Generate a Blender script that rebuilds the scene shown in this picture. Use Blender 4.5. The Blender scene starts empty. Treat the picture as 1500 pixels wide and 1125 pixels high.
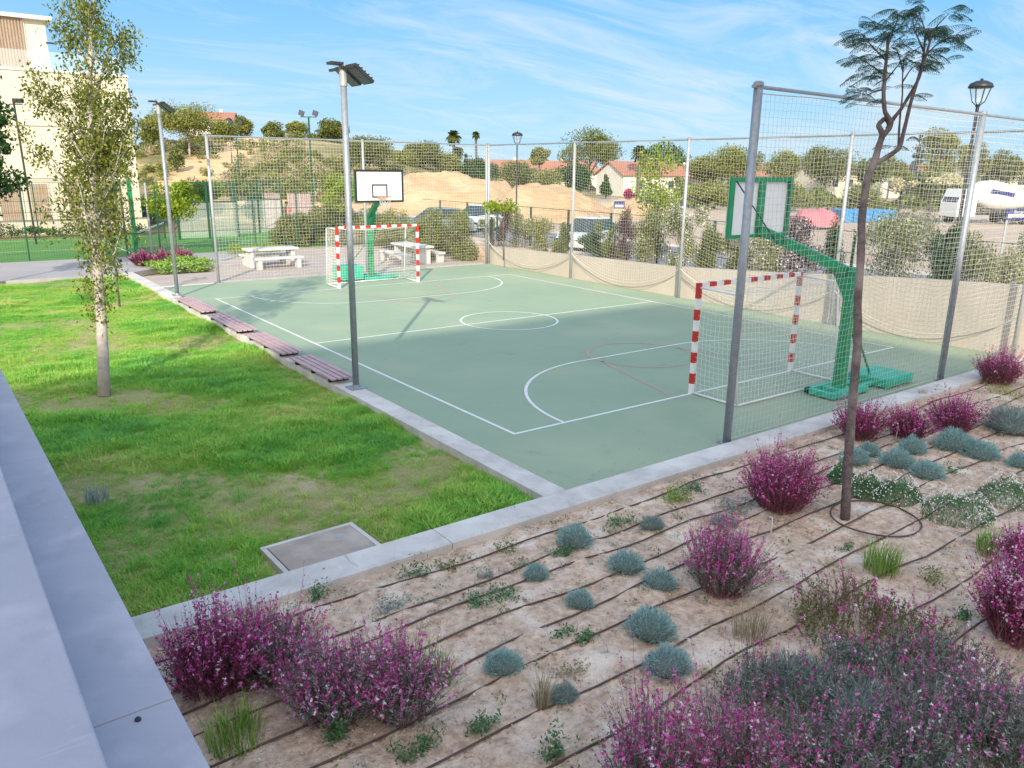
import bpy, bmesh, math, random
import numpy as np
from mathutils import Vector, Matrix, noise as mnoise
rad = math.radians
sc = bpy.context.scene
COL = sc.collection
random.seed(7); RNG = np.random.default_rng(7)

# ------------------------------------------------------------------ camera, sky, sun, exposure
CAM = np.array([-7.025, -9.389, 4.037]); YAW, PITCH, ROLL, FPX = 0.638, 0.268, 0.013, 1151.0
def basis():
    cy, sy, cp, sp = math.cos(YAW), math.sin(YAW), math.cos(PITCH), math.sin(PITCH)
    f = np.array([sy*cp, cy*cp, -sp]); r = np.array([cy, -sy, 0.0]); u = np.cross(r, f)
    cr, sr = math.cos(ROLL), math.sin(ROLL)
    return cr*r+sr*u, -sr*r+cr*u, f
BR, BU, BF = basis()
cam = bpy.data.cameras.new('camera'); camo = bpy.data.objects.new('camera', cam); COL.objects.link(camo)
cam.sensor_width = 36; cam.lens = FPX/1500*36; cam.clip_start = 0.05; cam.clip_end = 6000
camo.matrix_world = Matrix(((BR[0], BU[0], -BF[0], CAM[0]), (BR[1], BU[1], -BF[1], CAM[1]), (BR[2], BU[2], -BF[2], CAM[2]), (0, 0, 0, 1)))
sc.camera = camo
SUN_AZ, SUN_EL = 38.0, 28.0
sdir = np.array([math.sin(rad(SUN_AZ))*math.cos(rad(SUN_EL)), math.cos(rad(SUN_AZ))*math.cos(rad(SUN_EL)), -math.sin(rad(SUN_EL))])  # way the light travels
sl = bpy.data.lights.new('sun', 'SUN'); sl.energy = 2.5; sl.angle = rad(0.5); sl.color = (1.0, 0.90, 0.70)
so = bpy.data.objects.new('sun', sl); COL.objects.link(so)
so.rotation_euler = Vector(tuple(-sdir)).to_track_quat('Z', 'Y').to_euler()
world = bpy.data.worlds.new('World'); sc.world = world; world.use_nodes = True
wn, wl = world.node_tree.nodes, world.node_tree.links
bg = wn['Background']; sky = wn.new('ShaderNodeTexSky'); sky.sky_type = 'NISHITA'; sky.sun_disc = False
sky.sun_elevation = rad(SUN_EL); sky.sun_rotation = rad(SUN_AZ+180); sky.air_density = 1.0; sky.dust_density = 0.6; sky.ozone_density = 2.0
hs = wn.new('ShaderNodeHueSaturation'); hs.inputs['Saturation'].default_value = 1.0; hs.inputs['Value'].default_value = 1.0
wl.new(sky.outputs[0], hs.inputs['Color'])
tc = wn.new('ShaderNodeTexCoord'); sep = wn.new('ShaderNodeSeparateXYZ'); wl.new(tc.outputs['Generated'], sep.inputs[0])
zz = wn.new('ShaderNodeMath'); zz.operation = 'ADD'; zz.inputs[1].default_value = 0.14; wl.new(sep.outputs['Z'], zz.inputs[0])
dx = wn.new('ShaderNodeMath'); dx.operation = 'DIVIDE'; wl.new(sep.outputs['X'], dx.inputs[0]); wl.new(zz.outputs[0], dx.inputs[1])
dy = wn.new('ShaderNodeMath'); dy.operation = 'DIVIDE'; wl.new(sep.outputs['Y'], dy.inputs[0]); wl.new(zz.outputs[0], dy.inputs[1])
cmb = wn.new('ShaderNodeCombineXYZ'); wl.new(dx.outputs[0], cmb.inputs[0]); wl.new(dy.outputs[0], cmb.inputs[1])
mp = wn.new('ShaderNodeMapping'); mp.inputs['Rotation'].default_value = (0, 0, rad(28)); mp.inputs['Scale'].default_value = (0.55, 1.5, 1); wl.new(cmb.outputs[0], mp.inputs[0])
def wnoise(scale, det, rough, dist):
    n = wn.new('ShaderNodeTexNoise'); n.inputs['Scale'].default_value = scale; n.inputs['Detail'].default_value = det
    n.inputs['Roughness'].default_value = rough; n.inputs['Distortion'].default_value = dist; wl.new(mp.outputs[0], n.inputs['Vector']); return n
cn1 = wnoise(1.25, 9, 0.66, 1.3); cn2 = wnoise(0.33, 3, 0.5, 0.2)
mul = wn.new('ShaderNodeMath'); mul.operation = 'MULTIPLY'; wl.new(cn1.outputs[0], mul.inputs[0]); wl.new(cn2.outputs[0], mul.inputs[1])
cr = wn.new('ShaderNodeMapRange'); cr.inputs['From Min'].default_value = 0.215; cr.inputs['From Max'].default_value = 0.33
cr.inputs['To Min'].default_value = 0.0; cr.inputs['To Max'].default_value = 0.62; wl.new(mul.outputs[0], cr.inputs['Value'])
def wmix(fac, a, b):
    m_ = wn.new('ShaderNodeMix'); m_.data_type = 'RGBA'
    for k_, v_ in (('Factor', fac), ('A', a), ('B', b)):
        if isinstance(v_, (int, float, tuple)): m_.inputs[k_].default_value = v_
        else: wl.new(v_, m_.inputs[k_])
    return m_.outputs['Result']
el_ = wn.new('ShaderNodeMapRange'); el_.interpolation_type = 'SMOOTHSTEP'; el_.inputs['From Min'].default_value = -0.02; el_.inputs['From Max'].default_value = 0.34; wl.new(sep.outputs['Z'], el_.inputs['Value'])
veil = wmix(el_.outputs[0], (1.35, 2.3, 3.05, 1), (0.16, 1.30, 2.95, 1))   # thin high haze, paler near the horizon
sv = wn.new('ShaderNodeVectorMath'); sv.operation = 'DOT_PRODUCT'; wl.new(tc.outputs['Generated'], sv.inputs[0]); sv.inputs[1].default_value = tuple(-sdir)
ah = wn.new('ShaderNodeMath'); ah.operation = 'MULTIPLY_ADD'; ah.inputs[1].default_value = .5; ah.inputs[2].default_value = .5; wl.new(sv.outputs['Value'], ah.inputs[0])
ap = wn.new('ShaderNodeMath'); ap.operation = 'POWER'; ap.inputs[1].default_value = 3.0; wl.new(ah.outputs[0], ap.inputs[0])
haze_fill_sky = wmix(ap.outputs[0], veil, (8.6, 7.7, 6.8, 1))                 # broad white glow added towards the sun, strengthened to fill the shaded ground
clear = wmix(0.96, hs.outputs[0], haze_fill_sky)
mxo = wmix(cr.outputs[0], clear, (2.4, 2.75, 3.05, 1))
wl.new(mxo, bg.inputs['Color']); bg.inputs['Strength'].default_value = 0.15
vs = sc.view_settings; vs.view_transform = 'Standard'; vs.look = 'None'; vs.gamma = 1; vs.use_curve_mapping = False; vs.exposure = 1.13
sc.display_settings.display_device = 'sRGB'
sc.cycles.max_bounces = 6; sc.cycles.transparent_max_bounces = 12

# ------------------------------------------------------------------ helpers
def spot(px, py, depth):          # a point of the place seen at photo pixel (px, py), depth metres in front of the camera
    v = BF*FPX + BR*(px-750) - BU*(py-562.5); return CAM + v*(depth/FPX)
def grd(px, py, z=0.0):           # the point at height z seen at that pixel
    v = BF*FPX + BR*(px-750) - BU*(py-562.5); return CAM + v*((z-CAM[2])/v[2])
def zat(px, py, x, y):            # height above (x, y) that shows at pixel row py
    dep = (np.array([x, y, 0])-CAM)
    lo, hi = -5., 80.
    for _ in range(50):
        m = (lo+hi)/2; d = np.array([x, y, m])-CAM; yy = 562.5-FPX*(d@BU)/(d@BF)
        if yy > py: lo = m
        else: hi = m
    return lo

class MB:
    """gathers vertices and faces; build() links them as one mesh object"""
    def __init__(s): s.v = []; s.f = []; s.m = []; s.n = 0
    def add(s, V, F, mi=0):
        s.v.append(np.asarray(V, float).reshape(-1, 3)); k = s.n
        for f in F: s.f.append([i+k for i in f]); s.m.append(mi)
        s.n += len(s.v[-1]); return s
    def box(s, c, d, rz=0.0, mi=0, R=None, taper=1.0):
        x, y, z = d[0]/2, d[1]/2, d[2]/2; t = taper
        V = np.array([(-x, -y, -z), (x, -y, -z), (x, y, -z), (-x, y, -z), (-x*t, -y*t, z), (x*t, -y*t, z), (x*t, y*t, z), (-x*t, y*t, z)])
        if R is None: R = np.array([(math.cos(rz), -math.sin(rz), 0), (math.sin(rz), math.cos(rz), 0), (0, 0, 1)])
        return s.add(V@R.T+np.asarray(c, float), [(0, 3, 2, 1), (4, 5, 6, 7), (0, 1, 5, 4), (1, 2, 6, 5), (2, 3, 7, 6), (3, 0, 4, 7)], mi)
    def span(s, a, b, mi=0): # axis box by corners
        a = np.array(a, float); b = np.array(b, float); return s.box((a+b)/2, np.abs(b-a), 0, mi)
    def bar(s, a, b, w, h=None, mi=0): # rectangular bar from a to b
        a = np.array(a, float); b = np.array(b, float); h = h or w; d = b-a; L = np.linalg.norm(d); d /= L
        up = np.array([0, 0, 1.]) if abs(d[2]) < .95 else np.array([0, 1., 0]); x = np.cross(up, d); x /= np.linalg.norm(x); y = np.cross(d, x)
        return s.box((a+b)/2, (w, h, L), 0, mi, R=np.stack([x, y, d], 1))
    def tube(s, pts, r, n=8, mi=0, cap=True):
        pts = np.array(pts, float); k = len(pts); r = np.broadcast_to(np.asarray(r, float), (k,))
        T = np.gradient(pts, axis=0); T /= np.linalg.norm(T, axis=1)[:, None]+1e-9
        ref = np.array([0, 0, 1.]) if abs(T[0][2]) < .9 else np.array([1., 0, 0]); V = []
        x = np.cross(ref, T[0]); x /= np.linalg.norm(x)
        for i in range(k):
            x = x - T[i]*(x@T[i]); x /= np.linalg.norm(x); y = np.cross(T[i], x)
            for j in range(n):
                a = 2*math.pi*j/n; V.append(pts[i]+r[i]*(math.cos(a)*x+math.sin(a)*y))
        F = [(i*n+j, i*n+(j+1) % n, (i+1)*n+(j+1) % n, (i+1)*n+j) for i in range(k-1) for j in range(n)]
        if cap: F += [tuple(range(n))[::-1], tuple((k-1)*n+j for j in range(n))]
        return s.add(V, F, mi)
    def lathe(s, c, prof, n=16, mi=0, axis=None):
        c = np.array(c, float); V = []
        A = np.eye(3) if axis is None else axis
        for (r, z) in prof:
            for j in range(n): a = 2*math.pi*j/n; V.append(A@np.array([r*math.cos(a), r*math.sin(a), z])+c)
        k = len(prof); F = [(i*n+j, i*n+(j+1) % n, (i+1)*n+(j+1) % n, (i+1)*n+j) for i in range(k-1) for j in range(n)]
        if prof[0][0] > 1e-4: F.append(tuple(range(n))[::-1])
        if prof[-1][0] > 1e-4: F.append(tuple((k-1)*n+j for j in range(n)))
        return s.add(V, F, mi)
    def prism(s, poly, z0, z1, mi=0): # polygon in xy
        n = len(poly); V = [(x, y, z0) for x, y in poly]+[(x, y, z1) for x, y in poly]
        F = [tuple(range(n))[::-1], tuple(range(n, 2*n))]+[(i, (i+1) % n, n+(i+1) % n, n+i) for i in range(n)]
        return s.add(V, F, mi)
    def quads(s, Q, mi=0): # Q (n,4,3)
        n = len(Q); k = s.n; s.v.append(Q.reshape(-1, 3)); s.f += (np.arange(n*4).reshape(n, 4)+k).tolist(); s.m += [mi]*n; s.n += 4*n; return s
    def strings(s, A, B, r, mi=0): # many thin three-sided strands
        A = np.asarray(A, float); B = np.asarray(B, float); d = B-A; d /= np.linalg.norm(d, axis=1)[:, None]+1e-9
        ref = np.where(np.abs(d[:, 2:3]) < .9, np.array([[0, 0, 1.]]), np.array([[1., 0, 0]])); x = np.cross(ref, d); x /= np.linalg.norm(x, axis=1)[:, None]; y = np.cross(d, x)
        r = np.broadcast_to(np.asarray(r, float), (len(A),))[:, None]
        o = [r*(math.cos(a)*x+math.sin(a)*y) for a in (0, 2.094, 4.189)]
        V = np.stack([A+o[0], A+o[1], A+o[2], B+o[0], B+o[1], B+o[2]], 1); n = len(A); k = s.n
        b = np.arange(n)[:, None]*6+k
        F = np.concatenate([b+np.array([[0, 1, 4, 3]]), b+np.array([[1, 2, 5, 4]]), b+np.array([[2, 0, 3, 5]])])
        s.v.append(V.reshape(-1, 3)); s.f += F.tolist(); s.m += [mi]*len(F); s.n += n*6; return s
    def mesh(s, name, mats, smooth=False):
        me = bpy.data.meshes.new(name); V = np.concatenate(s.v) if s.v else np.zeros((0, 3))
        me.vertices.add(len(V)); me.vertices.foreach_set('co', V.astype(np.float32).ravel())
        ls = np.array([len(f) for f in s.f], np.int32); st = np.concatenate([[0], np.cumsum(ls)[:-1]]).astype(np.int32)
        me.loops.add(int(ls.sum())); me.loops.foreach_set('vertex_index', np.concatenate([np.array(f, np.int32) for f in s.f]) if len(set(ls)) > 1 else np.array(s.f, np.int32).ravel())
        me.polygons.add(len(ls)); me.polygons.foreach_set('loop_start', st)
        me.polygons.foreach_set('material_index', np.array(s.m, np.int32))
        me.polygons.foreach_set('use_smooth', np.full(len(ls), smooth))
        for m in (mats if isinstance(mats, (list, tuple)) else [mats]): me.materials.append(m)
        me.update(calc_edges=True); me.validate(); return me
    def build(s, name, mats, parent=None, smooth=False, bevel=0, label=None):
        o = bpy.data.objects.new(name, s.mesh(name, mats, smooth)); COL.objects.link(o)
        if parent is not None: o.parent = parent
        if bevel:
            b = o.modifiers.new('bevel', 'BEVEL'); b.width = bevel; b.segments = 2; b.limit_method = 'ANGLE'; b.angle_limit = rad(40)
        if label: o['label'] = label
        return o
def tag(o, label=None, cat=None, group=None, kind=None):
    if label: o['label'] = label
    if cat: o['category'] = cat
    if group: o['group'] = group
    if kind: o['kind'] = kind
    return o
def thing(name, label, cat, loc=(0, 0, 0), rz=0.0, group=None):
    o = bpy.data.objects.new(name, None); COL.objects.link(o); o.location = tuple(loc); o.rotation_euler = (0, 0, rz)
    o.empty_display_size = .2
    return tag(o, label, cat, group)
KIDS = {}
def text_mesh(cu, m):
    o = bpy.data.objects.new(cu.name, cu); COL.objects.link(o); bpy.context.view_layer.update(); me = bpy.data.meshes.new_from_object(o.evaluated_get(bpy.context.evaluated_depsgraph_get())); me.materials.clear(); me.materials.append(m)
    bpy.data.objects.remove(o); o = bpy.data.objects.new('lettering', me); COL.objects.link(o); return o
def copy_tree(o, label=None, parent=None, loc=None, rz=None, scale=None, group=None):
    c = o.copy(); COL.objects.link(c)
    if parent is not None: c.parent = parent
    for ch in [x for x in bpy.data.objects if x.parent == o]: copy_tree(ch, parent=c)
    if label: c['label'] = label
    if group: c['group'] = group
    if loc is not None: c.location = tuple(loc)
    if rz is not None: c.rotation_euler = (0, 0, rz)
    if scale is not None: c.scale = (scale,)*3 if np.isscalar(scale) else scale
    return c

# ------------------------------------------------------------------ materials
def newmat(name):
    m = bpy.data.materials.new(name); m.use_nodes = True; n, l = m.node_tree.nodes, m.node_tree.links
    return m, n, l, n['Principled BSDF']
def rgb(c): return (c[0], c[1], c[2], 1)
def mat(name, c1, c2=None, scale=3.0, rough=0.7, metal=0.0, bump=0.0, bscale=60.0, detail=6, c3=None, s3=0.6, coords='Object', spec=None, distort=0.0, lo=.35, hi=.65):
    m, n, l, p = newmat(name); c2 = c2 or tuple(x*.8 for x in c1)
    p.inputs['Roughness'].default_value = rough; p.inputs['Metallic'].default_value = metal
    if spec is not None: p.inputs['Specular IOR Level'].default_value = spec
    if coords == 'World': src = n.new('ShaderNodeNewGeometry').outputs['Position']
    else: src = n.new('ShaderNodeTexCoord').outputs['Object']
    t = n.new('ShaderNodeTexNoise'); t.inputs['Scale'].default_value = scale; t.inputs['Detail'].default_value = detail; t.inputs['Roughness'].default_value = .62; t.inputs['Distortion'].default_value = distort
    l.new(src, t.inputs['Vector'])
    mr = n.new('ShaderNodeMapRange'); mr.inputs['From Min'].default_value = lo; mr.inputs['From Max'].default_value = hi; l.new(t.outputs[0], mr.inputs['Value'])
    mx = n.new('ShaderNodeMix'); mx.data_type = 'RGBA'; mx.inputs['A'].default_value = rgb(c1); mx.inputs['B'].default_value = rgb(c2); l.new(mr.outputs[0], mx.inputs['Factor'])
    out = mx.outputs['Result']
    if c3:
        t3 = n.new('ShaderNodeTexNoise'); t3.inputs['Scale'].default_value = s3; t3.inputs['Detail'].default_value = 5; l.new(src, t3.inputs['Vector'])
        m3 = n.new('ShaderNodeMapRange'); m3.inputs['From Min'].default_value = .5; m3.inputs['From Max'].default_value = .68; l.new(t3.outputs[0], m3.inputs['Value'])
        x3 = n.new('ShaderNodeMix'); x3.data_type = 'RGBA'; l.new(m3.outputs[0], x3.inputs['Factor']); l.new(out, x3.inputs['A']); x3.inputs['B'].default_value = rgb(c3); out = x3.outputs['Result']
    l.new(out, p.inputs['Base Color'])
    if bump:
        b = n.new('ShaderNodeTexNoise'); b.inputs['Scale'].default_value = bscale; b.inputs['Detail'].default_value = 6; l.new(src, b.inputs['Vector'])
        bp = n.new('ShaderNodeBump'); bp.inputs['Strength'].default_value = 1; bp.inputs['Distance'].default_value = bump; l.new(b.outputs[0], bp.inputs['Height']); l.new(bp.outputs[0], p.inputs['Normal'])
    return m
def leafmat(name, cols, trans=0.35, rough=0.55, inst=False):
    """foliage: every leaf picks one of the colours"""
    m, n, l, p = newmat(name); g = n.new('ShaderNodeNewGeometry')
    ramp = n.new('ShaderNodeValToRGB'); ramp.color_ramp.interpolation = 'LINEAR'
    el = ramp.color_ramp.elements
    while len(el) < len(cols): el.new(.5)
    for i, c in enumerate(cols): el[i].position = i/(len(cols)-1); el[i].color = rgb(c)
    if inst:
        oi = n.new('ShaderNodeObjectInfo'); nz = n.new('ShaderNodeTexNoise'); nz.inputs['Scale'].default_value = .45; nz.inputs['Detail'].default_value = 4
        l.new(g.outputs['Position'], nz.inputs['Vector']); a = n.new('ShaderNodeMapRange'); a.inputs['From Min'].default_value = .32; a.inputs['From Max'].default_value = .68
        l.new(nz.outputs[0], a.inputs['Value']); b = n.new('ShaderNodeMath'); b.operation = 'MULTIPLY_ADD'; b.inputs[1].default_value = .45; l.new(oi.outputs['Random'], b.inputs[0])
        c = n.new('ShaderNodeMath'); c.operation = 'MULTIPLY'; c.inputs[1].default_value = .55; l.new(a.outputs[0], c.inputs[0]); l.new(c.outputs[0], b.inputs[2]); l.new(b.outputs[0], ramp.inputs[0])
    else: l.new(g.outputs['Random Per Island'], ramp.inputs[0])
    l.new(ramp.outputs[0], p.inputs['Base Color']); p.inputs['Roughness'].default_value = rough; p.inputs['Specular IOR Level'].default_value = .3
    if trans:
        t = n.new('ShaderNodeBsdfTranslucent'); l.new(ramp.outputs[0], t.inputs[0]); s = n.new('ShaderNodeMixShader'); s.inputs[0].default_value = trans
        l.new(p.outputs[0], s.inputs[1]); l.new(t.outputs[0], s.inputs[2]); l.new(s.outputs[0], n['Material Output'].inputs[0])
    return m
M = {}
M['court'] = mat('court_paint', (.285, .368, .262), (.255, .34, .238), scale=.5, rough=.8, bump=.0012, bscale=140, c3=(.33, .395, .275), s3=.3, coords='World')
def wear(m, dark, light):
    n, l = m.node_tree.nodes, m.node_tree.links; p = n['Principled BSDF']; src = p.inputs['Base Color'].links[0].from_socket; g = n.new('ShaderNodeNewGeometry'); out = src
    for (sc_, lo, hi, col, amt, st) in ((1.7, .60, .72, dark, .45, (1, 1, 1)), (5.5, .63, .70, light, .40, (1, 1, 1)), (9, .66, .72, dark, .5, (1, .12, 1)), (7, .66, .73, light, .45, (.10, 1, 1)), (60, .62, .75, light, .25, (1, 1, 1))):
        mp_ = n.new('ShaderNodeMapping'); mp_.inputs['Scale'].default_value = st; mp_.inputs['Rotation'].default_value = (0, 0, sc_); l.new(g.outputs['Position'], mp_.inputs[0])
        t = n.new('ShaderNodeTexNoise'); t.inputs['Scale'].default_value = sc_; t.inputs['Detail'].default_value = 7; t.inputs['Roughness'].default_value = .65; l.new(mp_.outputs[0], t.inputs['Vector'])
        r = n.new('ShaderNodeMapRange'); r.inputs['From Min'].default_value = lo; r.inputs['From Max'].default_value = hi; r.inputs['To Max'].default_value = amt; l.new(t.outputs[0], r.inputs['Value'])
        x = n.new('ShaderNodeMix'); x.data_type = 'RGBA'; l.new(r.outputs[0], x.inputs['Factor']); l.new(out, x.inputs['A']); x.inputs['B'].default_value = rgb(col); out = x.outputs['Result']
    l.new(out, p.inputs['Base Color'])
wear(M['court'], (.17, .25, .185), (.40, .43, .33))
M['line'] = mat('line_paint', (.78, .79, .76), (.66, .68, .65), scale=6, rough=.6, coords='World')
M['pinkline'] = mat('worn_pink_paint', (.56, .30, .29), (.40, .32, .28), scale=5, rough=.7, coords='World')
M['concrete'] = mat('kerb_concrete', (.62, .585, .565), (.47, .44, .42), scale=3.2, rough=.85, bump=.005, bscale=55, c3=(.68, .65, .62), s3=1.1, coords='World', detail=10, distort=.5)
M['lconcrete'] = mat('smooth_concrete', (.40, .385, .375), (.345, .33, .325), scale=1.3, rough=.7, bump=.0015, bscale=90, c3=(.44, .43, .42), s3=2.5, coords='World')
M['ledge'] = mat('ledge_concrete', (.385, .375, .44), (.335, .33, .39), scale=1.6, rough=.62, bump=.0015, bscale=45, c3=(.45, .43, .49), s3=3.1, coords='World', distort=1.2, detail=10)
M['paving'] = mat('pink_paving', (.44, .37, .33), (.38, .32, .29), scale=1.5, rough=.85, bump=.001, bscale=40, coords='World')
M['path'] = mat('grey_path', (.36, .34, .355), (.31, .295, .31), scale=.8, rough=.8, coords='World')
wear(M['concrete'], (.30, .275, .25), (.74, .71, .68)); wear(M['ledge'], (.25, .245, .30), (.56, .55, .62))
M['wall'] = mat('rendered_wall', (.50, .44, .385), (.45, .395, .345), scale=1.0, rough=.9, bump=.0015, bscale=50, c3=(.48, .44, .40), s3=.5, coords='World')
M['soil'] = mat('bed_soil', (.74, .56, .43), (.42, .29, .21), scale=11, rough=.95, bump=.04, bscale=26, c3=(.80, .66, .55), s3=2.2, coords='World', detail=12)
M['lawnsoil'] = mat('lawn_soil', (.30, .30, .12), (.22, .25, .08), scale=2.2, rough=.95, bump=.01, bscale=50, c3=(.46, .38, .25), s3=.7, coords='World')
M['turf'] = mat('artificial_turf', (.085, .235, .045), (.07, .20, .04), scale=.6, rough=.9, bump=.003, bscale=150, coords='World')
M['steel'] = mat('galvanised_steel', (.34, .37, .41), (.26, .29, .33), scale=14, rough=.42, metal=.35, coords='World', bump=.0004, bscale=80)
M['steel2'] = mat('weathered_galvanised_steel', (.44, .46, .48), (.36, .38, .41), scale=9, rough=.5, metal=.25, coords='World')
M['net'] = mat('net_cord', (.62, .62, .60), (.52, .52, .50), scale=8, rough=.8)
M['goalnet'] = mat('goal_net_cord', (.82, .82, .80), (.74, .74, .72), scale=8, rough=.8)
M['rope'] = mat('net_rope', (.56, .53, .46), (.45, .43, .38), scale=8, rough=.85)
M['white'] = mat('white_paint', (.80, .80, .80), (.72, .73, .74), scale=7, rough=.45, bump=.0004, bscale=60)
M['red'] = mat('red_paint', (.56, .03, .022), (.46, .025, .02), scale=9, rough=.45)
M['green'] = mat('green_paint', (.008, .30, .13), (.006, .22, .09), scale=5, rough=.42, bump=.0004, bscale=50)
M['turq'] = mat('faded_green_paint', (.02, .46, .31), (.015, .38, .26), scale=5, rough=.45)
M['dgreen'] = mat('dark_green_metal', (.012, .085, .05), (.009, .065, .04), scale=5, rough=.5)
M['black'] = mat('black_metal', (.018, .018, .022), (.03, .03, .033), scale=6, rough=.45)
M['glassled'] = mat('lamp_lens', (.05, .05, .075), (.09, .09, .12), scale=20, rough=.15)
M['boardpanel'] = mat('backboard_panel', (.82, .84, .88), (.78, .80, .85), scale=3, rough=.4)
M['boardwhite'] = mat('backboard_white', (.80, .80, .80), (.74, .74, .75), scale=4, rough=.4)
M['orange'] = mat('orange_rim_paint', (.62, .16, .05), (.5, .12, .04), scale=7, rough=.5)
M['benchwood'] = mat('bench_slat_wood', (.40, .27, .29), (.50, .36, .38), scale=4, rough=.65, bump=.002, bscale=30, coords='World')
M['picnic'] = mat('white_concrete', (.60, .59, .60), (.52, .51, .53), scale=3, rough=.75, coords='World')
M['bark'] = mat('grey_brown_bark', (.20, .165, .145), (.10, .078, .068), scale=14, rough=.9, bump=.006, bscale=35)
M['barkpale'] = mat('pale_bark', (.46, .41, .38), (.34, .30, .28), scale=11, rough=.9, bump=.006, bscale=40, c3=(.52, .48, .45), s3=3)
M['barkdark'] = mat('dark_bark', (.17, .13, .125), (.075, .055, .055), scale=16, rough=.9, bump=.012, bscale=40, c3=(.26, .215, .20), s3=2.5, detail=10)
M['drip'] = mat('brown_drip_hose', (.075, .042, .035), (.11, .07, .055), scale=5, rough=.6, coords='World')
M['hatch'] = mat('concrete_lid', (.42, .34, .29), (.32, .265, .23), scale=3, rough=.8, bump=.001, bscale=50, c3=(.48, .41, .35), s3=2.1, coords='World')
M['cream'] = mat('cream_render', (.70, .635, .52), (.66, .60, .485), scale=.6, rough=.85, coords='World')
M['whiterender'] = mat('white_render', (.72, .68, .62), (.64, .60, .54), scale=.5, rough=.85, coords='World')
M['tanpanel'] = mat('tan_slats', (.43, .30, .21), (.35, .24, .17), scale=2, rough=.7)
M['darkglass'] = mat('window_glass', (.035, .045, .05), (.05, .065, .07), scale=2, rough=.08)
M['greenglass'] = mat('balcony_glass', (.10, .16, .15), (.07, .12, .11), scale=2, rough=.1)
M['railing'] = mat('mauve_grey_railing', (.34, .28, .30), (.30, .25, .27), scale=3, rough=.6)
M['rooftile'] = mat('terracotta_tiles', (.40, .18, .12), (.30, .14, .10), scale=3, rough=.9, bump=.03, bscale=8, coords='World')
M['sand'] = mat('excavated_earth', (.52, .355, .205), (.42, .275, .15), scale=.9, rough=.95, bump=.22, bscale=1.6, c3=(.58, .42, .26), s3=.25, coords='World', detail=10)
M['asphalt'] = mat('road_asphalt', (.20, .20, .215), (.16, .16, .17), scale=.8, rough=.9, bump=.002, bscale=120, coords='World')
M['earth'] = mat('bare_earth_lot', (.46, .36, .28), (.38, .29, .22), scale=.25, rough=.95, bump=.03, bscale=4, c3=(.52, .43, .34), s3=.1, coords='World')
M['carwhite'] = mat('pale_car_paint', (.62, .65, .70), (.58, .61, .66), scale=2, rough=.25)
M['cargrey'] = mat('grey_car_paint', (.20, .24, .30), (.18, .22, .28), scale=2, rough=.25)
M['tyre'] = mat('tyre_rubber', (.02, .02, .02), (.03, .03, .03), scale=8, rough=.8)
M['pink'] = mat('pink_tarpaulin', (.62, .16, .20), (.50, .12, .16), scale=1.5, rough=.6, bump=.02, bscale=3)
M['blue'] = mat('blue_container_paint', (.04, .24, .52), (.035, .2, .45), scale=2, rough=.5)
M['navy'] = mat('navy_sign', (.02, .03, .18), (.02, .03, .16), scale=2, rough=.5)
M['skin'] = mat('skin', (.45, .27, .19), (.42, .25, .18), scale=9, rough=.6)
M['glass'] = None
gm, gn, gl, gp = newmat('clear_glass'); gp.inputs['Base Color'].default_value = (.85, .93, .95, 1); gp.inputs['Roughness'].default_value = .05; gp.inputs['Transmission Weight'].default_value = .0; gp.inputs['Alpha'].default_value = .14; M['glass'] = gm

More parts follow.
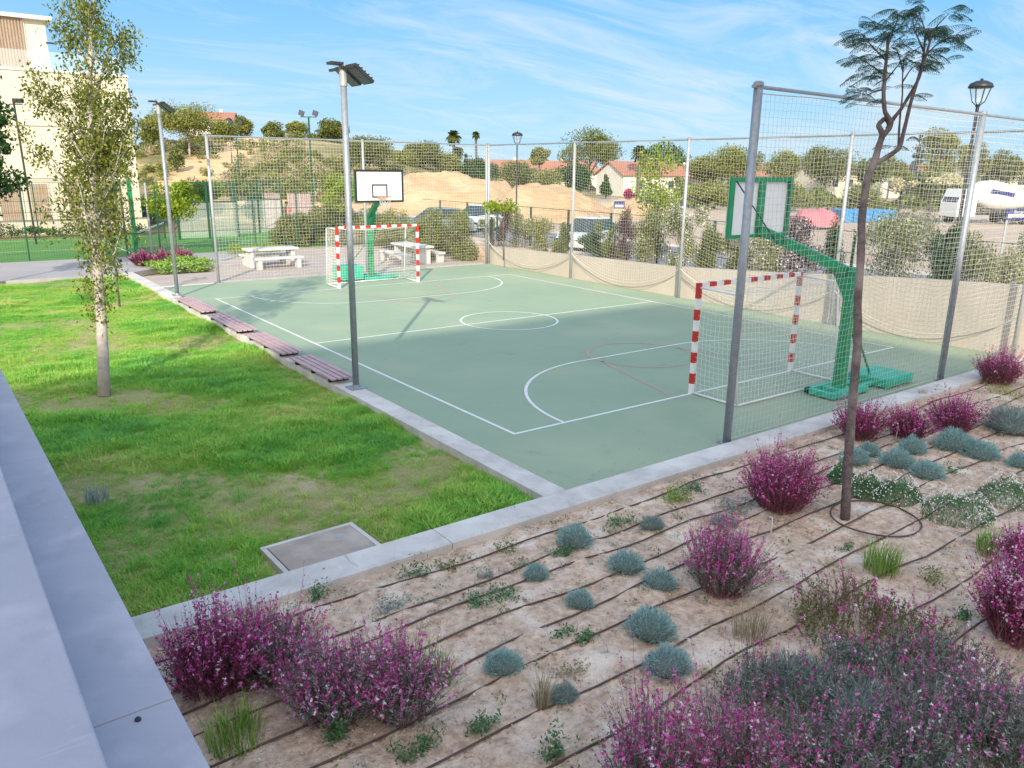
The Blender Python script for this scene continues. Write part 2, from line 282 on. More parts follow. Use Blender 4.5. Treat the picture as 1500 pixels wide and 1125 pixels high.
LF = {
 'pear': leafmat('olive_leaves', [(.05, .08, .012), (.13, .165, .024), (.22, .25, .04), (.34, .32, .07)], .42),
 'dark': leafmat('dark_leaves', [(.012, .05, .012), (.035, .10, .022), (.075, .16, .035)], .3),
 'jac': leafmat('feathery_leaves', [(.012, .055, .035), (.025, .10, .055), (.06, .16, .08)], .4),
 'lime': leafmat('lime_leaves', [(.13, .22, .012), (.24, .34, .02), (.36, .42, .05)], .4),
 'pine': leafmat('pine_needles', [(.11, .135, .028), (.22, .25, .055), (.34, .34, .11)], .3),
 'pinedk': leafmat('dark_pine_needles', [(.07, .095, .024), (.15, .18, .045), (.25, .27, .08)], .3),
 'bluegreen': leafmat('blue_grey_needles', [(.06, .09, .09), (.12, .16, .16), (.2, .25, .25)], .2),
 'palm': leafmat('palm_fronds', [(.05, .075, .015), (.10, .13, .03), (.17, .18, .06)], .25),
 'hedge': leafmat('hedge_leaves', [(.11, .13, .035), (.22, .25, .07), (.36, .37, .14)], .3),
 'shrubgreen': leafmat('shrub_leaves', [(.08, .11, .03), (.17, .21, .06), (.29, .31, .14)], .3),
 'purple': leafmat('purple_leaves', [(.06, .03, .04), (.12, .06, .08), (.21, .13, .14)], .25),
 'silver': leafmat('silver_leaves', [(.20, .25, .23), (.32, .39, .36), (.50, .56, .52)], .3),
 'santo': leafmat('santolina_leaves', [(.19, .35, .33), (.32, .50, .48), (.50, .68, .66)], .3),
 'gleaf': leafmat('gaura_leaves', [(.07, .09, .075), (.17, .22, .18), (.28, .34, .29), (.42, .46, .42)], .3),
 'gred': leafmat('gaura_red_leaves', [(.09, .015, .045), (.19, .03, .09), (.14, .07, .08), (.28, .05, .13)], .3),
 'gstemgrey': leafmat('grey_brown_stems', [(.14, .10, .10), (.22, .17, .16), (.30, .27, .24)], 0),
 'gstem': leafmat('gaura_stems', [(.18, .05, .08), (.30, .09, .15), (.36, .20, .20)], 0),
 'gflower': leafmat('magenta_flowers', [(.46, .02, .19), (.70, .06, .37), (.84, .18, .56), (.90, .46, .74)], .45),
 'gwhite': leafmat('white_flowers', [(.80, .74, .76), (.84, .82, .80)], .3),
 'daisy': leafmat('daisy_heads', [(.78, .78, .70), (.84, .84, .80)], .2),
 'weed': leafmat('weed_leaves', [(.05, .14, .06), (.11, .25, .11), (.22, .36, .16)], .3),
 'grassy': leafmat('tall_grass_blades', [(.12, .26, .03), (.25, .42, .07), (.45, .55, .20)], .35),
 'dry': leafmat('dry_grass', [(.28, .22, .12), (.42, .36, .22), (.55, .49, .34)], .3),
 'boug': leafmat('bougainvillea', [(.30, .02, .11), (.5, .05, .2)], .3),
 'cream': leafmat('cream_blossom', [(.45, .42, .22), (.68, .64, .45)], .3),
 'lawn': leafmat('lawn_blades', [(.72, .62, .30), (.50, .62, .16), (.29, .58, .08), (.19, .50, .09), (.13, .40, .14)], .35, inst=True),
}

# ------------------------------------------------------------------ fast leaf clouds
def unit(v): return v/(np.linalg.norm(v, axis=-1, keepdims=True)+1e-9)
def leafquads(C, size, aspect=.4, rng=RNG, hang=0.0, flat=0.0, D=None):
    """C (n,3) centres -> diamond leaves; hang pulls tips down, flat lays them level"""
    n = len(C); size = np.broadcast_to(np.asarray(size, float), (n,))[:, None]*rng.uniform(.7, 1.3, (n, 1))
    if D is None: D = rng.normal(size=(n, 3))
    D = D.copy(); D[:, 2] -= hang*1.5; D = unit(D)
    N = rng.normal(size=(n, 3)); N[:, 2] += flat*3
    W = unit(np.cross(D, N))
    return np.stack([C-D*size*.5, C+W*size*aspect*.5, C+D*size*.5, C-W*size*aspect*.5], 1)
def clump_points(n, centers, radii, rng, shell=.55):
    k = len(centers); idx = rng.integers(0, k, n); d = unit(rng.normal(size=(n, 3)))
    rr = rng.uniform(shell, 1.0, (n, 1))**.7
    return centers[idx]+d*rr*radii[idx]
def wobble(a, b, n, amp, rng):
    t = np.linspace(0, 1, n)[:, None]; P = a*(1-t)+b*t; w = rng.normal(size=(n, 3))*amp; w[0] = 0; return P+w

def make_tree(name, label, cat, loc, H, Wd, crown0, kind, leaves=2500, lsize=.2, trunk_r=.15, nclump=22, shape='round', bark='bark', group=None, seed=1, hang=0., aspect=.5, lean=0, limbs=8, rz=0, csz=.32):
    rng = np.random.default_rng(seed); t = thing(name, label, cat, loc, rz, group)
    ch = H-crown0; cz = crown0+ch/2
    cc = []; cr = []
    for i in range(nclump):
        d = unit(rng.normal(size=3)); rr = rng.uniform(.35, 1)**.6
        if shape == 'umbrella': d[2] = d[2]*.5+.25
        if shape == 'cone':
            z = rng.uniform(0, 1)**1.3; ang = rng.uniform(0, 6.28); q = (1-z)*Wd/2*rng.uniform(.3, .85)+.05
            c = np.array([math.cos(ang)*q, math.sin(ang)*q, crown0+z*ch*.95]); s = (1-z)*Wd*.28+.12*Wd
        else:
            c = np.array([d[0]*rr*Wd/2*.75, d[1]*rr*Wd/2*.75, cz+d[2]*rr*ch/2*.75]); s = Wd*csz*rng.uniform(.55, 1.1)*.55
            if shape == 'column': s = Wd*.3*rng.uniform(.6, 1.2)
        cc.append(c); cr.append((s*rng.uniform(.9, 1.2), s*rng.uniform(.9, 1.2), s*rng.uniform(.6, .9)))
    cc = np.array(cc); cr = np.array(cr)
    C = clump_points(leaves, cc, cr, rng, .3)
    C[:, 0] += lean*(C[:, 2]/H)
    cc2 = cc.copy(); cc2[:, 0] += lean*(cc[:, 2]/H)
    m = MB(); m.quads(leafquads(C, lsize, aspect, rng, hang)); m.build('crown', LF[kind], t)
    b = MB(); top = np.array([lean*.8, 0, crown0+ch*.55]); P = wobble(np.zeros(3), top, 6, trunk_r*.35, rng)
    b.tube(P, np.linspace(trunk_r, trunk_r*.35, 6), 7)
    for i in range(min(limbs, nclump)):
        s = P[rng.integers(2, 5)]; e = cc2[i]; mid = (s+e)/2+np.array([0, 0, .05*H])*rng.uniform(-.5, 1)
        b.tube([s, mid, e], [trunk_r*.45, trunk_r*.28, trunk_r*.1], 5)
    b.build('trunk', M[bark], t, smooth=True)
    return t

# ------------------------------------------------------------------ ground, terrain
def u_v(X, Y):   # sideways / forward distance from the viewpoint
    f = np.array([math.sin(YAW), math.cos(YAW)]); r = np.array([math.cos(YAW), -math.sin(YAW)])
    dx, dy = X-CAM[0], Y-CAM[1]; return dx*r[0]+dy*r[1], dx*f[0]+dy*f[1]
def uv_xy(u, v):
    f = np.array([math.sin(YAW), math.cos(YAW)]); r = np.array([math.cos(YAW), -math.sin(YAW)]); return CAM[0]+u*r[0]+v*f[0], CAM[1]+u*r[1]+v*f[1]
def sstep(a, b, x): t = np.clip((x-a)/(b-a), 0, 1); return t*t*(3-2*t)
def terrain(X, Y):
    u, v = u_v(X, Y)
    out = sstep(12.9, 13.1, X)                              # beyond the retaining wall
    z = -.22+out*(.22+.30)+.12*sstep(45, 60, Y)*(1-out)
    hill = 5.6*np.exp(-((u+44)/25)**2/1)*np.exp(-((v-118)/34)**2)+3.0*np.exp(-((u+22)/16)**2)*np.exp(-((v-122)/26)**2)
    hill *= sstep(52, 62, v)
    hill += 1.2*sstep(75, 120, v)*np.exp(-((u+38)/22)**2)
    n = np.sin(X*.21+Y*.13)*.3+np.sin(X*.07-Y*.11+2)*.5
    z = z+hill*(1+.06*n)+sstep(140, 260, v)*-1.2
    return z
xs = np.concatenate([-np.geomspace(4000, 130, 14), np.arange(-120, 12.5, 2.5), [12.9, 13.1], np.arange(15, 200, 2.5), np.geomspace(205, 4000, 14)])
ys = np.concatenate([-np.geomspace(4000, 40, 12), np.arange(-35, 200, 2.5), np.geomspace(205, 4000, 14)])
XX, YY = np.meshgrid(xs, ys, indexing='ij'); ZZ = terrain(XX, YY)
def grid(name, XX, YY, ZZ, m, kind='structure', smooth=True, parent=None):
    nx, ny = XX.shape; I = np.arange(nx*ny).reshape(nx, ny)
    F = np.stack([I[:-1, :-1], I[1:, :-1], I[1:, 1:], I[:-1, 1:]], -1).reshape(-1, 4)
    b = MB(); b.add(np.stack([XX, YY, ZZ], -1).reshape(-1, 3), []); b.f = F.tolist(); b.m = [0]*len(F)
    o = b.build(name, m, parent, smooth); o['kind'] = kind; return o
# hill material: scrub, dry grass and bare sandy scar
def hillmat():
    m, n, l, p = newmat('scrub_hillside'); g = n.new('ShaderNodeNewGeometry'); p.inputs['Roughness'].default_value = .95
    t = n.new('ShaderNodeTexNoise'); t.inputs['Scale'].default_value = .16; t.inputs['Detail'].default_value = 9; t.inputs['Roughness'].default_value = .7; l.new(g.outputs['Position'], t.inputs['Vector'])
    r = n.new('ShaderNodeValToRGB'); e = r.color_ramp.elements; e[0].position = .36; e[0].color = (.13, .13, .045, 1); e[1].position = .72; e[1].color = (.50, .36, .21, 1)
    x = e.new(.48); x.color = (.20, .18, .075, 1); x = e.new(.58); x.color = (.33, .26, .13, 1); l.new(t.outputs[0], r.inputs[0])
    at = n.new('ShaderNodeAttribute'); at.attribute_name = 'scar'; t2 = n.new('ShaderNodeTexNoise'); t2.inputs['Scale'].default_value = .5; t2.inputs['Detail'].default_value = 6; l.new(g.outputs['Position'], t2.inputs['Vector'])
    a = n.new('ShaderNodeMath'); a.operation = 'ADD'; l.new(at.outputs['Fac'], a.inputs[0]); l.new(t2.outputs[0], a.inputs[1])
    mr = n.new('ShaderNodeMapRange'); mr.inputs['From Min'].default_value = .88; mr.inputs['From Max'].default_value = 1.05; l.new(a.outputs[0], mr.inputs['Value'])
    mx = n.new('ShaderNodeMix'); mx.data_type = 'RGBA'; l.new(mr.outputs[0], mx.inputs['Factor']); l.new(r.outputs[0], mx.inputs['A']); mx.inputs['B'].default_value = (.62, .43, .24, 1); l.new(mx.outputs['Result'], p.inputs['Base Color'])
    b = n.new('ShaderNodeBump'); b.inputs['Distance'].default_value = .5; l.new(t2.outputs[0], b.inputs['Height']); l.new(b.outputs[0], p.inputs['Normal'])
    return m
ter = grid('ground', XX, YY, ZZ, hillmat())
U, V = u_v(XX, YY)
scar = np.maximum(np.exp(-(((U+35.5-(V-100)*-.12)/3.6)**2))*sstep(74, 82, V)*(1-sstep(112, 122, V)), .75*sstep(12.9, 13.4, XX)*(1-sstep(72, 78, V)))
scar = np.maximum(scar, .62*np.exp(-((U+47)/7)**2)*np.exp(-((V-88)/9)**2))
at = ter.data.attributes.new('scar', 'FLOAT', 'POINT'); at.data.foreach_set('value', scar.astype(np.float32).ravel())

# court slab and its paint
def sheet(name, poly, z0, z1, m, kind='structure', parent=None, label=None):
    o = MB().prism(poly, z0, z1).build(name, m, parent, label=label)
    if kind: o['kind'] = kind
    return o
W, L = 11.31, 15.61; CX = 5.66
court = sheet('sports_court', [(-.85, -2.27), (12.75, -2.27), (12.75, 19.0), (-.85, 19.0)], -.2, 0, M['court'])
def line(a, b, w=.06): # strip polygon
    a = np.array(a, float); b = np.array(b, float); d = unit(b-a); n = np.array([-d[1], d[0]])*w/2
    return np.array([[*(a-n), .004], [*(b-n), .004], [*(b+n), .004], [*(a+n), .004]])
def arcline(c, r, a0, a1, w=.06, n=40, z=.004):
    A = np.linspace(a0, a1, n); Q = []
    for i in range(n-1):
        Q.append([[c[0]+q*math.cos(t), c[1]+q*math.sin(t), z] for q, t in ((r-w/2, A[i]), (r+w/2, A[i]), (r+w/2, A[i+1]), (r-w/2, A[i+1]))])
    return np.array(Q)
def paint(name, quads, m, z=0.0):
    b = MB()
    for q in quads:
        q = np.array(q); q = q if q.ndim == 3 else q[None]; q = q.copy(); q[:, :, 2] += z; b.quads(q)
    o = b.build(name, m, court); return o
hw = .03
paint('boundary_line', [line((-hw, 0), (W+hw, 0)), line((-hw, L), (W+hw, L)), line((0, hw), (0, L-hw)), line((W, hw), (W, L-hw))], M['line'])
paint('halfway_line', [line((hw, 7.9), (W-hw, 7.9))], M['line'])
paint('centre_circle', [arcline((CX-.08, 7.78), 1.33, 0, 2*math.pi, n=65)], M['line'], .002)
g0, g1 = 4.12, 7.20
paint('goal_area_line', [arcline((g0, 0), 3.1, math.pi/2, math.pi-.01), line((g0, 3.1), (g1, 3.1)), arcline((g1, 0), 3.1, .01, math.pi/2)], M['line'], .002)
paint('goal_area_line', [arcline((g0, L), 3.05, math.pi+.01, 1.5*math.pi), line((g0, L-3.05), (g1, L-3.05)), arcline((g1, L), 3.05, 1.5*math.pi, 2*math.pi-.01)], M['line'], .002)
for s in (0, 1):
    f = lambda x, y: (x, y) if s == 0 else (x, L-y)
    paint('key_line', [line(f(3.67, .05), f(4.46, 2.83), .05), line(f(7.65, .05), f(6.86, 2.83), .05), line(f(4.46, 2.83), f(6.86, 2.83), .05) if s else arcline((CX, 2.83), 1.2, math.pi, 2*math.pi, .05), arcline(f(CX, 2.83), 1.2, 0 if s == 0 else math.pi, math.pi if s == 0 else 2*math.pi, .05)], M['pinkline'], .001)

# kerbs: cast lengths with joints
def kerb(name, axis, a0, a1, c0, c1, z0, z1, n):
    o = None; t = np.linspace(a0, a1, n+1)
    first = None
    for i in range(n):
        g = .004; b = MB()
        if axis == 'x': b.span((t[i]+g, c0, z0), (t[i+1]-g, c1, z1))
        else: b.span((c0, t[i]+g, z0), (c1, t[i+1]-g, z1))
        o = b.build('kerb_length', M['concrete'], first, bevel=.008)
        if first is None: first = o; o.name = name; o['kind'] = 'structure'
    return first
kerb('front_kerb', 'x', -6.6, 23.4, -2.70, -2.272, -.3, .06, 8)
kerb('side_kerb', 'y', -2.268, 23.2, -1.22, -.852, -.3, .055, 8)
kerb('end_kerb', 'x', -.85, 12.75, 19.002, 19.12, -.25, .012, 5)
sheet('picnic_paving', [(-.852, 19.122), (13.0, 19.122), (13.0, 29.2), (6.6, 29.2), (3.3, 25.6), (2.0, 25.6), (2.0, 22.0), (-.852, 22.0)], -.2, .02, M['paving'])
sheet('footpath', [(-30, 23.24), (-1.0, 23.3), (1.9, 25.7), (3.2, 25.7), (6.5, 29.28), (-30, 29.28)], -.2, .012, M['path'])
sheet('path_edging', [(-30, 23.0), (-1.22, 23.05), (-1.22, 23.22), (-30, 23.22)], -.3, .03, M['lconcrete'])
pad = sheet('artificial_turf_pitch', [(-22, 29.3), (10.9, 29.3), (10.9, 40.6), (-22, 40.6)], -.2, .03, M['turf'])
b = MB()
for q in ([(-20, 33.6), (10, 33.6)], [(-20, 39.4), (10, 39.4)], [(.55, 29.5), (.55, 40.4)]): b.quads((line(*q, w=.07)+np.array([0, 0, .030]))[None])
b.build('pitch_line', M['line'], pad)
# road behind the wall, bare lot beyond
sheet('planter_strip', [(12.98, -30), (15.6, -30), (15.6, 29), (12.98, 29)], -.1, .62, M['soil'])
sheet('road', [(15.62, -60), (22.5, -60), (22.5, 75), (15.62, 75)], -.05, .42, M['asphalt'])
sheet('road_kerb', [(22.52, -60), (22.8, -60), (22.8, 75), (22.52, 75)], -.05, .50, M['concrete'])
lot = sheet('bare_lot', [(22.82, -60), (110, -60), (110, 62), (22.82, 75)], -.05, .40, M['earth'])
# planting bed (rough soil)
def fbm(X, Y, s, seed=0, o=5):
    P = np.stack([X*s+seed*13.7, Y*s+seed*7.1, np.full_like(X, seed*3.3)], -1).reshape(-1, 3)
    return np.array([mnoise.fractal(Vector(q), 1.0, 2.0, o) for q in P]).reshape(X.shape)
bx = np.concatenate([np.arange(-6.6, 9, .055), np.arange(9, 23.5, .25)]); by = np.concatenate([-np.arange(2.69, 9.2, .055), -np.arange(9.3, 20, .5)])
BX, BY = np.meshgrid(bx, by, indexing='ij')
BZ = -.01+fbm(BX, BY, 1.1, 1)*.035+fbm(BX, BY, 6.0, 2)*.026-.02*np.exp(-((BY+2.7)/.12)**2)
grid('planting_bed', BX, BY[:, ::1], BZ, M['soil'])
def soil_z(x, y):
    return -.01+mnoise.fractal(Vector((x*1.1+13.7, y*1.1+7.1, 3.3)), 1.0, 2.0, 5)*.035
# lawn base
lx = np.arange(-6.62, -1.2, .12); lx[-1] = -1.205; ly = np.arange(-2.27, 23.05, .12)
LX, LY = np.meshgrid(lx, ly, indexing='ij'); LZ = -.085+fbm(LX, LY, .5, 4, 3)*.04
lawn = grid('lawn', LX, LY, LZ, M['lawnsoil'])
# lawn outside the picture to the left
sheet('lawn_beyond_wall', [(-30, 3.2), (-6.62, 3.2), (-6.62, 23.0), (-30, 23.0)], -.3, -.09, M['lawnsoil'])

# ------------------------------------------------------------------ terrace wall beside the camera
A0 = rad(0.9)
tw = thing('terrace_wall', 'low lavender grey concrete wall with a stepped flat top beside the lawn, bottom left corner', 'wall', (-6.56, -6.2, 0), A0)
b = MB(); b.span((-1.4, -8, -.3), (-.06, 9.4, 2.10)); b.build('wall_body', M['ledge'], tw)
for i, (y0, y1) in enumerate([(-8, -.55), (-.545, 2.42), (2.425, 5.9), (5.905, 9.45)]):
    MB().span((-.30, y0, 2.10), (0, y1, 2.20)).build('coping_slab', M['ledge'], tw, bevel=.006)
for i, (y0, y1) in enumerate([(-8, -1.9), (-1.897, 4.0), (4.004, 9.45)]):
    MB().span((-1.0, y0, 2.10), (-.302, y1, 2.52)).build('upper_slab', M['ledge'], tw, bevel=.008)
b = MB()
for y, x in ((-.62, -.27), (-1.02, -.26), (-.6, -.13)): b.lathe((x, y, 2.2), [(.011, 0), (.011, .006), (.006, .012)], 8)
b.build('bolt', M['black'], tw)

# ------------------------------------------------------------------ retaining wall on the right
def wz(Y): # top height of the wall
    return float(np.interp(Y, [-20, -1.8, 1.4, 4.5, 8.5, 14.2, 19.2, 29], [2.2, 1.62, 1.44, 1.2, .96, .86, .72, .7]))
rw = thing('retaining_wall', 'long pale beige rendered wall with sloping top behind the right side of the court', 'wall', (12.75, 0, 0))
ysw = [-20, -8, -1.8, 1.4, 4.5, 8.5, 14.2, 19.2]
b = MB(); V = []; 
for Y in ysw: V += [(0, Y, -.2), (.22, Y, -.2), (.22, Y, wz(Y)), (0, Y, wz(Y))]
F = []
for i in range(len(ysw)-1):
    k = i*4
    for a, c in ((0, 1), (1, 2), (2, 3), (3, 0)): F.append((k+a, k+4+a, k+4+c, k+c))
F += [(0, 1, 2, 3), (len(V)-1, len(V)-2, len(V)-3, len(V)-4)]
b.add(V, F); b.build('wall_body', M['wall'], rw)

# ------------------------------------------------------------------ nets
def net_grid(fn, nu, nv, r, mb, jitter=.0, rng=RNG):
    """fn(u,v)->(…,3) with u,v in 0..1 ; strands along both ways"""
    u, v = np.meshgrid(np.linspace(0, 1, nu+1), np.linspace(0, 1, nv+1), indexing='ij'); P = fn(u, v)
    if jitter: P = P+rng.normal(size=P.shape)*jitter
    mb.strings(P[:-1, :].reshape(-1, 3), P[1:, :].reshape(-1, 3), r); mb.strings(P[:, :-1].reshape(-1, 3), P[:, 1:].reshape(-1, 3), r)
    return P
def sway(u, v, k, amp):
    return amp*(np.sin(u*9.3+k)*np.sin(v*4.1+k*2)+.5*np.sin(u*23+k*3+v*5))
def fence_panel(p0, p1, ztop, zbot, cell, r, k=0, amp=.05, sag=0.0):
    p0 = np.array(p0, float); p1 = np.array(p1, float); L_ = np.linalg.norm(p1-p0); d = (p1-p0)/L_; n = np.array([-d[1], d[0]])
    def fn(u, v):
        edge = np.sin(np.pi*u)**.7; bot = zbot(u) if callable(zbot) else zbot
        s = u*L_; off = sway(u*L_*.35, v*2, k, amp)*np.sin(np.pi*np.clip(v, 0, 1))*edge
        drop = .018*np.sin(u*L_*2.1+k)*(1-v)
        z = ztop+(bot-ztop)*v - drop*edge - sag*edge*np.sin(np.pi*v)
        s = s + .03*np.sin(v*7+k+u*11)*edge
        return np.stack([p0[0]+d[0]*s+n[0]*off, p0[1]+d[1]*s+n[1]*off, z], -1)
    nu = int(L_/cell); H0 = ztop-(zbot(.5) if callable(zbot) else zbot); nv = int(H0/cell)
    return fn, nu, nv
def make_fence(name, label, posts, ztops, ext=0, zbot=0.06, cell=.105, r=.0028, pr=.05, k0=0, base_z=0.0, steel='steel', rail_over=None, scallop=False):
    loc = (*posts[0], 0); t = thing(name, label, 'net fence', (0, 0, 0))
    for i, (x, y) in enumerate(posts):
        b = MB(); b.tube([(x, y, base_z), (x, y, ztops[i])], pr, 12); b.build('post', M[steel], t, smooth=True).data.polygons[-1].use_smooth = False
        b = MB(); b.box((x, y, base_z+.012), (.22, .22, .018));
        for sx in (-.08, .08):
            for sy in (-.08, .08): b.lathe((x+sx, y+sy, base_z+.021), [(.012, 0), (.012, .02)], 6)
        b.build('base_plate', M[steel], t)
        b = MB(); b.lathe((x, y, ztops[i]-.03), [(pr+.008, 0), (pr+.008, .05), (pr*.5, .065)], 12); b.build('post_cap', M['steel'], t)
    a = np.array([*posts[0], ztops[0]-.04]); c = np.array([*posts[-1], ztops[-1]-.04]); d = unit(c-a)
    b = MB(); b.tube([a-d*.12, c+d*.05], .026, 8); b.build('top_rail', M['steel'], t)
    for i in range(len(posts)-1):
        m = MB(); ropes = MB()
        zt = min(ztops[i], ztops[i+1])-.07
        zb = zbot
        if scallop: zb = (lambda u: 1.0-.78*np.sin(np.pi*u)**.8)
        fn, nu, nv = fence_panel(posts[i], posts[i+1], zt, zb, cell, r, k0+i*1.7)
        net_grid(fn, nu, nv, r, m, .004)
        rl = []
        for v_ in (0, 1):
            ropes = MB(); rl.append(ropes)
            u = np.linspace(0, 1, 40); P = fn(u, np.full_like(u, float(v_))); 
            ropes.tube(P, .007 if not (scallop and v_) else .013, 5)
        # second hanging fold where the net gathers
        if scallop:
            u = np.linspace(0, 1, 40); P = fn(u, np.full_like(u, 1.)); P2 = P.copy(); P2[:, 2] = np.maximum(P[:, 2]-.10*np.sin(np.pi*u), .06); P2[:, 0] -= .03
            m.strings(P[:-1], P2[1:], r*1.2); ropes = MB(); ropes.tube(P2, .008, 4); rl.append(ropes)
        m.build('netting', M['net'], t)
        for rp in rl: rp.build('border_rope', M['rope'], t)
    return t
ZF = 4.97
near_net = make_fence('ball_stop_net', 'tall net on grey steel posts standing on the front kerb behind the near goal', [(2.43, -2.19), (9.13, -2.17), (15.9, -2.17)], [5.19, 5.14, 5.10], cell=.10, r=.0024, base_z=.0, pr=.062, k0=2)
side_net = make_fence('ball_stop_net', 'long high net with scalloped lower edge on posts in front of the beige wall', [(12.5, -2.15), (12.5, 2.43), (12.48, 7.87), (12.55, 13.35), (12.56, 18.86)], [5.0]*5, cell=.11, r=.0026, k0=4, steel='steel2', scallop=True)
far_net = make_fence('ball_stop_net', 'high net across the far end of the court before the picnic area', [(1.07, 18.93), (6.8, 18.93), (12.5, 18.95)], [5.0, 5.0, 5.0], cell=.115, r=.0030, k0=9, steel='steel2')

# ------------------------------------------------------------------ floodlight poles
def flood_head(t, z, s=1.0, mirror=1):
    """two lamps on a cross arm, tipped toward the court (+x)"""
    MB().span((-.05, -.42, z-.06), (.0, .46, z-.02)).build('cross_arm', M['black'], t)
    for y in (-.20, .26):
        f = MB(); a = rad(38); R = np.array([(math.cos(a), 0, math.sin(a)), (0, 1, 0), (-math.sin(a), 0, math.cos(a))])
        f.box((.21, y, z-.13), (.42, .36, .05), R=R); 
        for k in range(5): f.box(np.array([.21, y, z-.13])+R@np.array([-.15+k*.075, 0, .04]), (.012, .34, .03), R=R)
        h = f.build('floodlight', M['black'], t)
        MB().box(np.array([.21, y, z-.13])+R@np.array([0, 0, -.027]), (.38, .32, .006), R=R).build('lens', M['glassled'], h)
    MB().box((-.16, -.05, z+.02), (.22, .2, .04)).build('driver_box', M['black'], t)
def flood_pole(x, y, h, label, r=.06, steel='steel', z0=.055):
    t = thing('floodlight_pole', label, 'floodlight', (x, y, z0), 0, 'floodlight poles beside the court')
    b = MB(); b.tube([(0, 0, 0), (0, 0, h*.5), (0, 0, h)], [r, r*.95, r*.9], 14, cap=True); b.build('pole', M[steel], t, smooth=True)
    b = MB(); b.box((0, 0, .012), (.3, .3, .02)); b.lathe((0, 0, .022), [(r+.02, 0), (r+.01, .05)], 14); b.build('base_plate', M[steel], t)
    b = MB(); b.lathe((0, 0, h-.32), [(r+.006, 0), (r+.006, .3), (r, .34)], 14); b.box((-.0, 0, h-.05), (.08, .08, .16)); b.build('pole_collar', M['steel2'], t, smooth=False)
    flood_head(t, h)
    return t
flood_pole(-.97, 3.65, 5.60, 'tall grey floodlight pole at the near end of the row of slatted benches')
flood_pole(-.90, 16.58, 5.72, 'slim floodlight pole at the far end of the row of slatted benches')

# ------------------------------------------------------------------ handball goals
def make_goal(name, label, y, s):
    """s=-1: the net hangs toward -y"""
    t = thing(name, label, 'goal', (CX, y, 0)); hw_, hh, w = 1.54, 2.04, .08
    for sx in (-1, 1):
        b = MB(); n = 10
        for i in range(n):
            z0, z1 = i*.2, (i+1)*.2+(.0 if i < n-1 else .08)
            e = .0008*(i % 2)
            b.span((sx*hw_-w/2-e, -w/2-e, z0), (sx*hw_+w/2+e, w/2+e, z1), mi=i % 2)
        b.build('post', [M['white'], M['red']], t)
    b = MB(); n = 15; xs_ = np.linspace(-hw_+w/2+.001, hw_-w/2-.001, n+1)
    for i in range(n): e = .0008*(i % 2); b.span((xs_[i], -w/2-e, 1.999+e), (xs_[i+1], w/2+e, 2.079+e), mi=(i+1) % 2)
    b.build('crossbar', [M['red'], M['white']], t)
    D = 1.05; dt = .85; fr = MB(); r = .02
    for sx in (-1, 1):
        fr.tube([(sx*hw_, s*.04, .03), (sx*hw_, s*D, .03)], r, 8); fr.tube([(sx*hw_, s*D, .03), (sx*hw_, s*dt, 1.98)], r, 8)
        fr.tube([(sx*hw_, s*.04, 2.0), (sx*hw_, s*dt, 1.98)], r, 8)
    fr.tube([(-hw_, s*D, .03), (hw_, s*D, .03)], r, 8)
    fr.build('rear_frame', M['white'], t, smooth=True)
    m = MB(); c = .10
    def back(u, v):
        x = -hw_+2*hw_*u; z = 1.98*(1-v)+.04*v-.10*np.sin(np.pi*u)*(1-v); yy = s*(dt+(D-dt)*v+.05*np.sin(np.pi*u)*np.sin(np.pi*v)); return np.stack([x, yy, z], -1)
    net_grid(back, 31, 20, .0030, m, .006)
    for sx in (-1, 1):
        def side(u, v, sx=sx):
            y_ = (dt+(D-dt)*v)*u; z = 1.99*(1-v)+.04*v-.05*np.sin(np.pi*u)*(1-v); return np.stack([sx*(hw_-.0+.03*np.sin(np.pi*u)*np.sin(np.pi*v)), s*y_, z], -1)
        net_grid(side, 10, 20, .0030, m, .006)
    def top(u, v): return np.stack([-hw_+2*hw_*u, s*dt*v, 2.0-.10*np.sin(np.pi*u)*np.sin(np.pi*v*.9+.1)-.02*v], -1)
    net_grid(top, 31, 8, .0030, m, .006)
    m.build('goal_net', M['goalnet'], t)
    return t
make_goal('handball_goal', 'red and white striped goal nearer the camera, beside the flower bed', 0.0, -1)
make_goal('handball_goal', 'red and white striped goal at the far end of the court, before picnic tables', L, 1)

